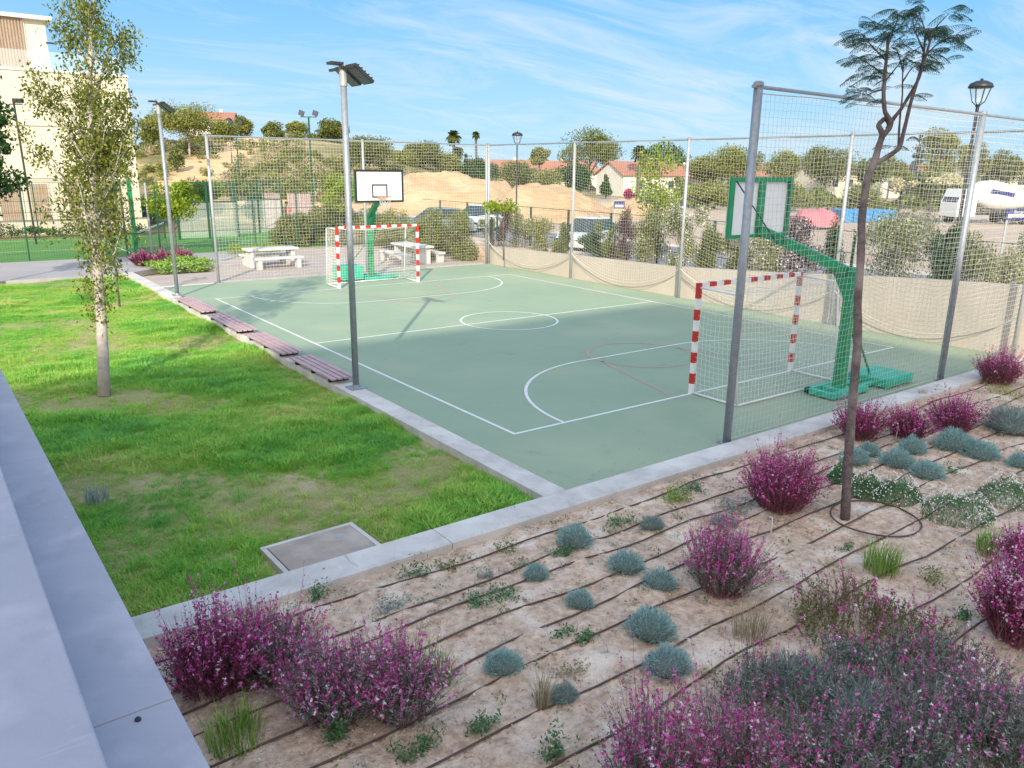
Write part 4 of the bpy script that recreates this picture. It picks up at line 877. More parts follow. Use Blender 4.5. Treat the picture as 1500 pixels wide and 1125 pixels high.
# pebbles, crumbs and fallen petals on the bed
def rock(seed):
    rng = np.random.default_rng(seed); b = MB(); V = unit(rng.normal(size=(9, 3)))*rng.uniform(.7, 1, (9, 1))*np.array([1, .8, .55])
    bm = bmesh.new()
    for v in V: bm.verts.new(v)
    bmesh.ops.convex_hull(bm, input=bm.verts[:]); bm.verts.index_update()
    b.add([v.co[:] for v in bm.verts], [[v.index for v in f.verts] for f in bm.faces]); bm.free(); return b
M['pebble'] = mat('pebbles', (.80, .68, .60), (.30, .21, .17), scale=14, rough=.95, coords='World', detail=8)
rk = [srcobj(rock(k), 'crumb', M['pebble']) for k in range(5)]
nP = 42000; x = RNG.uniform(-6.5, 9.5, nP); y = -2.74-RNG.uniform(0, 1, nP)**1.0*6.3
z = np.array([soil_z(a, b_) for a, b_ in zip(x, y)])
scatter('soil_crumbs', 'pale soil crumbs and pebbles over the planting bed', np.c_[x, y, z], rk, .0045+.024*RNG.uniform(0, 1, nP)**4.5, RNG.uniform(0, 6.28, (nP, 3)))
nC = 3800; x = RNG.uniform(-6.3, 9.0, nC); y = -2.76-RNG.uniform(0, 1, nC)*5.8
clod = [srcobj(rock(20+k), 'clod', M['soil']) for k in range(4)]
scatter('soil_clods', 'larger clods of dry soil over the planting bed', np.c_[x, y, np.array([soil_z(a, b_) for a, b_ in zip(x, y)])], clod, RNG.uniform(.008, .032, nC), RNG.uniform(0, 6.28, (nC, 3)))
petal = MB(); petal.quads(np.array([[[-.5, 0, 0], [0, .3, .1], [.5, 0, .05], [0, -.3, 0]]])); ps = [srcobj(petal, 'petal', LF['gflower']), srcobj(petal, 'litter', LF['dry'])]
nP = 5000; x = RNG.uniform(-6.2, 7, nP); y = -2.9-RNG.uniform(0, 1, nP)*5.8
scatter('fallen_petals', 'fallen pink petals and dry litter on the bed', np.c_[x, y, np.array([soil_z(a, b_) for a, b_ in zip(x, y)])+.008], ps, RNG.uniform(.008, .02, nP), RNG.uniform(-.5, .5, (nP, 3))+np.c_[np.zeros((nP, 2)), RNG.uniform(0, 6, nP)])

nP = 900; e_ = RNG.uniform(0, 1, nP); x = np.where(e_ < .45, RNG.uniform(-.8, 12.6, nP), np.where(e_ < .8, 12.7-np.abs(RNG.normal(size=nP))*.35, -.8+np.abs(RNG.normal(size=nP))*.25)); y = np.where(e_ < .45, -2.2+np.abs(RNG.normal(size=nP))*.3, RNG.uniform(-2.2, 18.9, nP))
scatter('court_litter', 'dry leaves and grit blown along the edges of the court', np.c_[x, y, np.full(nP, .006)], ps[1:], RNG.uniform(.012, .035, nP), np.c_[RNG.normal(size=(nP, 2))*.2, RNG.uniform(0, 6, nP)])
nP = 2600; x = RNG.uniform(-6, 12, nP); y = -2.70+np.abs(RNG.normal(size=nP))*.06-.02
scatter('kerb_grit', 'soil crumbs spilled on the outer edge of the front kerb', np.c_[x, y, np.where(y > -2.69, .062, .02)], rk, RNG.uniform(.002, .008, nP), RNG.uniform(0, 6.28, (nP, 3)))
# ------------------------------------------------------------------ drip hoses
dy_ = [-2.99, -3.45, -3.74, -4.10, -4.46, -4.86, -5.35, -5.82, -6.3, -6.8]
words = ['nearest the kerb', 'second from the kerb', 'third from the kerb', 'fourth from the kerb', 'fifth from the kerb', 'sixth from the kerb', 'seventh from the kerb', 'eighth from the kerb', 'ninth from the kerb', 'tenth from the kerb, through the front shrubs']
for i, y0 in enumerate(dy_):
    x = np.arange(-6.0, 12.0, .28); y = y0+.035*np.sin(x*.9+i*2.1)+.018*np.sin(x*2.7+i)+.01*(x); z = np.array([soil_z(a, b_) for a, b_ in zip(x, y)])+.012+.008*np.sin(x*1.9+i)
    o = MB().tube(np.c_[x, y, z], .0095, 6).build('drip_hose', M['drip'], smooth=True)
    tag(o, 'brown drip hose lying on the soil, '+words[i], 'hose', 'drip hoses on the bed')
o = MB().tube([(1.75+.52*math.cos(a)*(1+.03*math.sin(3*a)), -4.98+.50*math.sin(a), soil_z(1.75, -4.98)+.02) for a in np.linspace(0, 2*math.pi, 40)], .010, 6).build('ring_hose', M['drip'], smooth=True)
tag(o, 'ring of brown drip hose round the foot of the feathery tree', 'hose')

# ------------------------------------------------------------------ bed plants
def gaura(name, label, x, y, R, H, ns, seed, leaf='gleaf', fl=1.0, white=.05, spread=.42, group='pink gaura bushes in the bed', lsz=.038, fsz=.026, droop=.25):
    rng = np.random.default_rng(seed); t = thing(name, label, 'flowering bush', (x, y, soil_z(x, y) if y < -2.7 and y > -9 else 0.02), 0, group)
    ph = rng.uniform(0, 6.28, 4)
    def lob(a): return 1+.20*math.sin(2*a+ph[0])+.15*math.sin(3*a+ph[1])+.10*math.sin(5*a+ph[2])
    S = MB(); A, B, Rr = [], [], []; LC, LD, FC, WC = [], [], [], []
    for i in range(ns):
        a = rng.uniform(0, 2*math.pi); q = rng.uniform(0, 1)**.55; b0 = np.array([math.cos(a), math.sin(a), 0])*q*R*spread
        tip = np.array([math.cos(a)*q*R*rng.uniform(.55, 1.2), math.sin(a)*q*R*rng.uniform(.55, 1.2), H*(1-.38*q**2.2)*rng.uniform(.50, 1.0)**.6*rng.uniform(.9, 1.22)])+rng.normal(size=3)*.05*R
        lb_ = lob(a); tip = tip*np.array([lb_, lb_, .62+.38*lb_*(1+.25*math.sin(a*4+q*6+ph[3]))])
        mid = (b0+tip)/2+np.array([math.cos(a), math.sin(a), 0])*R*.06+np.array([0, 0, H*.10])+rng.normal(size=3)*.02*R
        wisp = rng.uniform() < .07
        if wisp: tip = tip*np.array([1.15, 1.15, 1.35])
        tt = np.linspace(0, 1, 7)[:, None]; P = b0*(1-tt)**2+2*mid*tt*(1-tt)+tip*tt**2; P[1:] += rng.normal(size=(6, 3))*.006
        A.append(P[:-1]); B.append(P[1:]); Rr.append(np.linspace(.0022, .0010, 6))
        k = 6 if wisp else (26 if fl < .65 else 17); u = rng.uniform(.08, .80, k)**.9; ii = np.clip((u*6).astype(int), 0, 5); fr = (u*6-ii)[:, None]; C = P[ii]*(1-fr)+P[ii+1]*fr
        D = unit(P[ii+1]-P[ii])*.7+unit(rng.normal(size=(k, 3))); LC.append(C+unit(D)*.014); LD.append(D)
        if wisp or rng.uniform() < .62*fl:
            k = rng.integers(5, 13); u = rng.uniform(.66, 1.0, k); ii = np.clip((u*6).astype(int), 0, 5); fr = (u*6-ii)[:, None]; C = P[ii]*(1-fr)+P[ii+1]*fr+rng.normal(size=(k, 3))*.007
            FC.append(C)
            if rng.uniform() < white*1.6: WC.append(C[:2]+rng.normal(size=(2, 3))*.012)
    S.strings(np.concatenate(A), np.concatenate(B), np.concatenate(Rr)); S.build('stems', LF['gstemgrey' if leaf == 'gleaf' and fl < 1 else 'gstem'], t)
    LC = np.concatenate(LC); LD = np.concatenate(LD); MB().quads(leafquads(LC, lsz, .24, rng, D=LD)).build('leaves', LF[leaf], t)
    if FC: FC = np.concatenate(FC); MB().quads(leafquads(FC, fsz*rng.uniform(.6, 1.35, len(FC)), .5, rng)).build('flowers', LF['gflower'], t)
    if WC:
        WC = np.concatenate(WC); n5 = []
        for c in WC: n5 += [c+v*.5 for v in rng.normal(size=(4, 3))*.012]
        MB().quads(leafquads(np.array(n5), .022, .7, rng)).build('white_flowers', LF['gwhite'], t)
    return t
def G2(px, py, z=0.0): q = grd(px, py, z); return float(q[0]), float(q[1])
x, y = G2(1057, 862); gaura('gaura_bush', 'round magenta flowering bush standing alone among grey cushions, left of the feathery tree', x, y, .50, .70, 520, 31, 'gleaf')
x, y = G2(1142, 742); gaura('gaura_bush', 'dark crimson bush close behind the thin trunk on its left, before the near goal', x, y, .62, .72, 700, 32, 'gred', white=.02)
x, y = G2(1258, 640); gaura('gaura_bush', 'dark magenta bush directly behind the thin trunk under the green hoop base', x, y, .48, .58, 420, 33, 'gred', white=.03)
x, y = G2(1328, 638); gaura('gaura_bush', 'low magenta bush between two others along the kerb right of the thin trunk', x, y, .46, .48, 360, 34, 'gred', white=.03)
x, y = G2(1395, 628); gaura('gaura_bush', 'purple pink bush right of the thin trunk in front of the ballast box', x, y, .55, .55, 420, 35, 'gred', white=.05)
x, y = G2(1462, 560); gaura('gaura_bush', 'dark crimson bush at the right edge beyond the leaning net post', x, y, .62, .68, 460, 36, 'gred', white=.02)
x, y = G2(305, 1010); gaura('gaura_bush', 'dark red magenta bush touching the terrace wall, bottom left of the bed', x+.05, y, .52, .66, 470, 37, 'gred', white=.10)
x, y = G2(400, 1000); gaura('gaura_bush', 'airy magenta bush second from the terrace wall, over the front kerb', x, y+.1, .45, .66, 420, 38, 'gleaf', white=.10)
x, y = G2(490, 1045); gaura('gaura_bush', 'pink flowering bush third from the terrace wall, bottom of the picture', x, y, .50, .62, 420, 39, 'gleaf', white=.12)
x, y = G2(590, 1040); gaura('gaura_bush', 'pink flowering bush fourth from the terrace wall, beside the bare soil', x, y, .46, .62, 360, 40, 'gleaf', white=.12)
x, y = G2(960, 1175); gaura('gaura_bush', 'tall bright magenta bush on the bottom edge, leftmost of the front right mass', x, y, .48, .80, 400, 41, 'gleaf', fsz=.024)
x, y = G2(1075, 1160); gaura('gaura_bush', 'bright pink bush on the bottom edge, second in the front right mass', x, y, .52, .70, 420, 42, 'gleaf', fsz=.022)
x, y = G2(1200, 1150); gaura('gaura_bush', 'grey leaved pink bush on the bottom edge, in the middle of the front right mass', x, y, .55, .56, 400, 43, 'gleaf', fl=.24)
x, y = G2(1330, 1130); gaura('gaura_bush', 'grey purple bush on the bottom edge, fourth in the front right mass', x, y, .62, .56, 430, 44, 'gleaf', fl=.28, white=.1)
x, y = G2(1455, 1100); gaura('gaura_bush', 'violet pink bush in the bottom right corner', x, y, .62, .60, 460, 45, 'gleaf', fl=.36, white=.15)
x, y = G2(1492, 935); gaura('gaura_bush', 'magenta bush with white blooms cut by the right edge, above the corner bush', x, y, .50, .78, 650, 46, 'gred', white=.3)
x, y = G2(1270, 930); gaura('gaura_bush', 'sparse airy bush with scattered pink flowers above the grey foliage', x, y, .75, .40, 300, 47, 'shrubgreen', fl=.5, white=.15, spread=.8)
x, y = G2(1130, 1035); gaura('gaura_bush', 'airy grey green bush with pink tips behind the bright front bushes', x, y, .50, .46, 230, 61, 'gleaf', fl=.32, spread=.7)
x, y = G2(1385, 1000); gaura('gaura_bush', 'loose grey green bush with a few pink sprays above the violet corner bush', x, y, .60, .44, 250, 62, 'gleaf', fl=.28, white=.2, spread=.7)
x, y = G2(1265, 1010); gaura('gaura_bush', 'loose grey bush with pink sprays between the airy bush and the front right mass', x, y, .52, .42, 220, 63, 'gleaf', fl=.26, white=.1, spread=.7)
x, y = G2(1500, 835); gaura('gaura_bush', 'small magenta bush at the right edge beside the lime grass tuft', x+.1, y, .38, .5, 300, 48, 'gred', white=.05)
for i, (px, py, lb) in enumerate(((215, 392, 'dark red bush at the left end of the row at the path corner'), (248, 392, 'dark red bush in the middle of the row at the path corner'), (272, 389, 'dark red bush at the right end of the row, behind the slim floodlight pole'))):
    x, y = G2(px, py); gaura('gaura_bush', lb, x, y+.6, .62, .62, 260, 50+i, 'gred', fl=.35, white=.02, group='red bushes at the path corner', lsz=.07, fsz=.05)

# cushions
def cushion_mesh(seed, n=2200, ln=.062, kind='santo', aspect=.11):
    rng = np.random.default_rng(seed); d = unit(rng.normal(size=(n, 3))); d[:, 2] = np.abs(d[:, 2])*1.1+.05; rr = rng.uniform(.74, 1.0, (n, 1))
    C = d*rr*np.array([.5, .5, .50])*(1+.13*np.sin(d[:, :1]*6+seed)*np.cos(d[:, 1:2]*5+seed*2)+.06*np.sin(d[:, 2:3]*14+seed)); D = unit(d+rng.normal(size=(n, 3))*.35+np.array([0, 0, .35]))
    b = MB(); b.quads(leafquads(C, ln*2.0, aspect, rng, D=D)); 
    dome = [(.36, .0), (.40, .10), (.34, .20), (.2, .30), (.05, .33)]
    return b, dome
CM = []
for k in range(3):
    b, dome = cushion_mesh(60+k); CM.append(b.mesh('foliage', LF['santo']))
M['twig'] = mat('grey_twigs', (.16, .20, .19), (.11, .14, .13), scale=20, rough=.95)
core = MB().lathe((0, 0, 0), [(.34, .0), (.39, .12), (.34, .26), (.2, .37), (.03, .41)], 14).mesh('inner_twigs', M['twig'], True)
b, _ = cushion_mesh(70, 1500, .10, 'silver', .07); SM = b.mesh('foliage', LF['silver'])
def cushion(px, py, wpx, label, me=None, name='santolina_cushion', cat='cushion plant', zs=1.0, i=0):
    x, y = G2(px, py+2); d = (np.array([x, y, 0])-CAM)@BF; w = wpx*d/FPX
    t = thing(name, label, cat, (x, y, soil_z(x, y)-.01), RNG.uniform(0, 6.28), 'blue grey cushion plants'); t.scale = (w*RNG.uniform(.86, 1.14), w*RNG.uniform(.86, 1.14), w*zs*RNG.uniform(.78, 1.08)); t.rotation_euler[0] = RNG.normal()*.07; t.rotation_euler[1] = RNG.normal()*.07
    for m_, nm in ((me or CM[i % 3], 'foliage'), (core, 'inner_twigs')):
        o = bpy.data.objects.new(nm, m_); COL.objects.link(o); o.parent = t
    return t
cl = [(842, 788, 54, 'blue grey cushion plant nearest the inner corner of the kerbs'), (786, 833, 36, 'small blue grey cushion left of two larger ones, second drip hose'), (917, 823, 56, 'blue grey cushion between the corner cushion and the round magenta bush'),
 (849, 875, 44, 'blue grey cushion in the middle of the bare soil, medium size'), (966, 848, 48, 'blue grey cushion tucked against the left side of the round magenta bush'), (952, 918, 68, 'largest blue grey cushion on the open soil, below the round magenta bush'),
 (737, 968, 62, 'blue grey cushion alone on the open soil nearest the pink bushes, bottom centre'), (978, 970, 66, 'blue grey cushion partly hidden by the tall bright magenta bush'), (1313, 672, 50, 'blue grey cushion right of the thin trunk, front left of a group of seven'),
 (1357, 686, 48, 'blue grey cushion lowest in the group right of the thin trunk'), (1336, 652, 42, 'blue grey cushion behind the front pair right of the thin trunk'), (1397, 646, 55, 'blue grey cushion upper right in the group, against the purple bush'),
 (1435, 655, 50, 'blue grey cushion rightmost in the group right of the thin trunk'), (1252, 665, 44, 'blue grey cushion half behind the thin trunk'), (1274, 654, 30, 'small blue grey cushion just right of the thin trunk'), (1496, 670, 36, 'blue grey cushion cut by the right edge of the picture')]
for i, (px, py, w, lb) in enumerate(cl): cushion(px, py+8, w*1.02, lb, i=i)
cushion(1482, 628, 84, 'wide silvery feathery clump at the right edge below the dark crimson bush', SM, 'silver_clump', 'silver plant', .7)
cushion(955, 770, 40, 'pale grey green clump beyond the cushions, near the dark crimson bush', SM, 'silver_clump', 'silver plant', .8)
cushion(826, 1018, 46, 'spiky green grey clump at the bottom centre beside the pale grass tuft', SM, 'silver_clump', 'silver plant', .9)
cushion(1060, 765, 44, 'silvery clump at the foot of the dark crimson bush', SM, 'silver_clump', 'silver plant', .6)
cushion(1165, 1010, 120, 'large grey blue foliage clump behind the front right bushes', SM, 'silver_clump', 'silver plant', .75)
cushion(1255, 1050, 130, 'large grey foliage clump in the middle of the front right mass', SM, 'silver_clump', 'silver plant', .8)
cushion(1395, 1045, 110, 'grey foliage clump behind the violet corner bush', SM, 'silver_clump', 'silver plant', .8)
# white daisy mats
def daisy(px, py, wpx, label, seed, nf=260):
    rng = np.random.default_rng(seed); x, y = G2(px, py); d = (np.array([x, y, 0])-CAM)@BF; R = wpx*d/FPX/2
    t = thing('daisy_bush', label, 'daisy plant', (x, y, soil_z(x, y)), 0, 'white daisy mats')
    n = 2600; a = rng.uniform(0, 6.28, n); q = rng.uniform(0, 1, n)**.5; h = .24*(1-q**2)*(1+.3*np.sin(a*3+seed)); C = np.c_[np.cos(a)*q*R, np.sin(a)*q*R*.8, h*rng.uniform(.2, 1, n)+.01]
    D = rng.normal(size=(n, 3)); D[:, 2] = np.abs(D[:, 2])+.8; MB().quads(leafquads(C, .05, .16, rng, D=D)).build('foliage', LF['weed'], t)
    a = rng.uniform(0, 6.28, nf); q = rng.uniform(0, 1, nf)**.55; h = .27*(1-q**2)*(1+.3*np.sin(a*3+seed))+.03; C = np.c_[np.cos(a)*q*R*1.08, np.sin(a)*q*R*.88, h]
    b = MB(); s = .0085; N = unit(rng.normal(size=(nf, 3))*.45+np.array([-.2, -.3, 1.])); X_ = unit(np.cross(N, [0, 1, .3])); Y_ = np.cross(N, X_)
    for (u, v) in ((0, 1), (1, 2), (2, 3)): 
        a0, a1 = u*2.094, v*2.094
        b.quads(np.stack([C, C+s*(math.cos(a0)*X_+math.sin(a0)*Y_)*1.1, C+s*1.15*(math.cos((a0+a1)/2)*X_+math.sin((a0+a1)/2)*Y_), C+s*(math.cos(a1)*X_+math.sin(a1)*Y_)*1.1], 1))
    b.build('flower_heads', LF['daisy'], t)
    return t
daisy(1270, 722, 62, 'small mat of white daisies just right of the thin trunk', 1, 160); daisy(1312, 728, 85, 'mat of white daisies between the trunk and the grey cushions', 2, 220)
daisy(1402, 752, 118, 'mat of white daisies right of the hose ring, nearest the camera', 3, 320); daisy(1482, 728, 110, 'mat of white daisies cut by the right edge', 4, 320); daisy(1232, 700, 50, 'thin patch of daisies hidden behind the trunk foot', 5, 90)
# grass tufts
def gtuft(px, py, h, spread, n, kind, label, seed, w=.004, bend=.45):
    x, y = G2(px, py); o = tuft(n, h, spread, w, seed, bend).build('grass_tuft', LF[kind]); o.location = (x, y, soil_z(x, y)); tag(o, label, 'grass tuft', 'grass tufts in the bed')
gtuft(1290, 835, .34, .17, 240, 'grassy', 'bright green grass tuft below the hose ring', 1); gtuft(1445, 812, .34, .11, 150, 'grassy', 'lime grass tuft near the right edge beside the small magenta bush', 2)
gtuft(793, 1035, .34, .05, 90, 'dry', 'pale straw grass tuft between the grey cushion and the spiky clump', 4, .003, .5)
gtuft(1100, 935, .38, .16, 160, 'dry', 'dry airy grass with pink blooms under the round magenta bush', 5, .003); gtuft(640, 995, .3, .12, 120, 'grassy', 'green grass clump right of the pink bushes', 6)
gtuft(345, 1085, .26, .2, 260, 'grassy', 'bright green grass clump under the dark red bush by the terrace wall', 7); gtuft(1350, 560+20, .2, .08, 60, 'dry', 'thin dry tuft on the bed near the leaning post', 8)
gtuft(130+12, 735, .24, .14, 120, 'silver', 'bluish grass clump in the lawn near the terrace wall', 9)
# weeds
def weed(px, py, wpx, label, seed, kind='weed', h=.05, n=260, lsz=.035, el=1.0, z=None):
    rng = np.random.default_rng(seed); x, y = G2(px, py); d = (np.array([x, y, 0])-CAM)@BF; R = wpx*d/FPX/2
    k = 7; cx = rng.normal(size=(k, 2))*R*.5*np.array([1, .55]); ci = rng.integers(0, k, n); C = np.c_[cx[ci]+rng.normal(size=(n, 2))*R*.22, np.abs(rng.normal(size=n))*h]
    o = MB().quads(leafquads(C, lsz, .45, rng, flat=.3)).build('weed_patch', LF[kind]); o.location = (x, y, soil_z(x, y)); tag(o, label, 'weed', 'low weeds in the bed')
wl_ = [(984, 727, 46, 'bright green low weed behind the cushions near the corner', 'grassy', .09, 420), (905, 768, 50, 'dark green weed beside the kerb-side cushion', 'weed', .06, 300), (718, 880, 75, 'long dark green weed creeping along the drip hose', 'weed', .05, 480), (830, 812, 34, 'weed right of the small blue grey cushion', 'weed', .05, 220),
 (578, 890, 44, 'blue green weed by the front kerb', 'silver', .07, 260), (612, 845, 50, 'scraggly weed at the edge of the front kerb', 'weed', .08, 220), (468, 875, 40, 'weed behind the pink bushes beside the kerb', 'weed', .08, 220), (655, 830, 36, 'small sprawling weed by the front kerb', 'hedge', .04, 140),
 (740, 805, 30, 'dry looking small weed left of the corner cushion', 'hedge', .06, 130), (712, 841, 24, 'tiny grey green weed on the third hose', 'silver', .03, 110), (865, 938, 44, 'flat weed on the bare soil by the largest cushion', 'weed', .03, 180), (830, 928, 40, 'sparse weed patch in the middle of the soil', 'weed', .03, 130),
 (600, 1100, 60, 'green leafy weed at the bottom edge', 'weed', .07, 340), (490, 1080, 46, 'dark green weed at the bottom edge under the pink bushes', 'weed', .09, 320), (805, 1115, 44, 'dark green weed stalk on the bottom edge near the front right mass', 'weed', .14, 260), (1380, 570, 30, 'bright low weed on the kerb side near the leaning post', 'grassy', .06, 200),
 (1468, 578, 66, 'lime green low plant in front of the dark crimson bush at the right', 'lime', .10, 420), (1085, 745, 60, 'blue green low growth before the dark crimson bush', 'silver', .08, 300), (1010, 715, 40, 'dark green growth along the second hose near the kerb', 'weed', .05, 240), (1400, 690, 40, 'thin green weed beside the lowest cushion', 'weed', .03, 150),
 (1240, 800, 30, 'thin weed inside the hose ring', 'weed', .03, 80), (1412, 905, 28, 'small dark weed near the right edge', 'weed', .04, 160), (830, 985, 60, 'pale dry weed behind the spiky clump', 'dry', .05, 180), (700, 1065, 60, 'low green weed right of the pink bushes at the bottom', 'weed', .05, 240), (1360, 850, 70, 'dry weedy patch left of the small magenta bush', 'hedge', .06, 220), (1190, 905, 80, 'thin reddish green weeds left of the airy bush', 'hedge', .08, 300)]
for i, (px, py, w, lb, kd, h, n) in enumerate(wl_): weed(px, py, w, lb, 200+i, kd, h, n)
x, y = G2(520, 1010); 
tiny = [srcobj(MB().quads(leafquads(RNG.normal(size=(22, 3))*np.array([.03, .03, .008])+np.array([0, 0, .012]), .022, .45)), 'seedling', LF[k]) for k in ('weed', 'silver', 'hedge')]
nP = 900; x = RNG.uniform(-6, 9, nP); y = -2.78-RNG.uniform(0, 1, nP)**1.3*5.6
scatter('seedlings', 'tiny seedlings and weeds sprinkled over the bed', np.c_[x, y, np.array([soil_z(a, b_) for a, b_ in zip(x, y)])], tiny, RNG.uniform(.5, 1.5, nP), np.c_[np.zeros((nP, 2)), RNG.uniform(0, 6.28, nP)])
# irrigation risers
for px, py, lb in ((1312, 622, 'small bent white irrigation riser among the dark bushes'), (1128, 745+22, 'thin white stick leaning at the foot of the dark crimson bush')):
    x, y = G2(px, py+22); o = MB().tube([(0, 0, 0), (.01, 0, .18), (.0, 0, .26), (-.04, 0, .28)], .008, 6).build('irrigation_riser', M['white'], smooth=True); o.location = (x, y, 0); tag(o, lb, 'riser')

# ------------------------------------------------------------------ young tree on the lawn, left
def pear_tree():
    rng = np.random.default_rng(5); bx_, by_ = -4.81, 6.11; base = np.array([bx_, by_, -.08]); dep = (base-CAM)@BF
    t = thing('young_tree', 'tall slender young tree with pale trunk and olive leaves, standing in the lawn', 'tree', base)
    def S(px, py, dd=0.0): return spot(px, py, dep+dd)-base
    trunk = [np.zeros(3)]+[S(px, py) for px, py in ((151, 520), (148, 460), (143, 400), (139, 330), (137, 270), (133, 200), (131, 120), (134, 50), (140, -20), (138, -60))]
    b = MB(); b.tube(trunk, [.112, .098, .09, .084, .085, .075, .06, .045, .03, .018, .008], 12)
    cl = []; 
    def limb(pts, r, dd0, dd1):
        P = [S(px, py, dd0+(dd1-dd0)*i/(len(pts)-1)) for i, (px, py) in enumerate(pts)]; b.tube(P, np.linspace(r, r*.25, len(P)), 6); return P
    # upright shoots of the column
    for i in range(34):
        y0 = rng.uniform(60, 440); x0 = np.interp(y0, [0, 200, 440], [134, 133, 146]); sp = np.interp(y0, [0, 120, 250, 330, 440], [46, 66, 62, 48, 26]); x1 = x0+rng.normal()*sp*.62; y1 = y0-rng.uniform(30, 110)
        limb([(x0, y0), ((x0+x1)/2+rng.normal()*6, (y0+y1)/2+12), (x1, y1)], .018, 0, rng.normal()*.5)
        for k in range(4): f = rng.uniform(.35, 1); cl.append((x0+(x1-x0)*f+rng.normal()*7, y0+(y1-y0)*f, rng.normal()*.45, rng.uniform(9, 19)))
    for pts in ([(130, 215), (95, 155), (45, 108)], [(132, 250), (85, 165), (40, 132)], [(140, 330), (90, 255), (45, 218)], [(141, 380), (105, 320), (62, 300)], [(146, 350), (170, 320), (185, 300)], [(131, 130), (165, 95), (190, 75)], [(134, 90), (100, 60), (84, 20)], [(135, 170), (170, 150), (192, 142)], [(140, 290), (180, 205), (192, 170)], [(133, 160), (165, 60), (188, 50)]):
        dd = rng.normal()*.4; limb(pts, .028, 0, dd)
        for k in range(11): f = rng.uniform(.3, 1)**.8; j = f*(len(pts)-1); i0 = min(int(j), len(pts)-2); g = j-i0; cl.append((pts[i0][0]*(1-g)+pts[i0+1][0]*g+rng.normal()*6, pts[i0][1]*(1-g)+pts[i0+1][1]*g+rng.normal()*7+3, dd*f, rng.uniform(7, 13)))
    for k in range(105): # dense middle of the column
        y0 = rng.uniform(-30, 470); x0 = np.interp(y0, [0, 200, 440], [128, 138, 148]); sp = np.interp(y0, [-30, 60, 130, 250, 330, 400, 470], [22, 36, 38, 34, 34, 26, 10]); cl.append((x0+rng.normal()*sp*.75, y0, rng.normal()*.4, rng.uniform(9, 18)))
    b.build('trunk', M['barkpale'], t, smooth=True)
    C = []; 
    for (px, py, dd, r) in cl:
        c = S(px, py, dd); R_ = r*dep/FPX; n = int((60 if py < 300 else 34)*(r/13)**2)
        C.append(c+rng.normal(size=(n, 3))*R_*np.array([.6, .6, .75]))
    C = np.concatenate(C); MB().quads(leafquads(C, .070, .46, rng, hang=.8)).build('crown', LF['pear'], t)
    s = MB().tube([S(160, 560, .1), S(161, 500, .1)], .01, 4)
    return t
pear_tree()
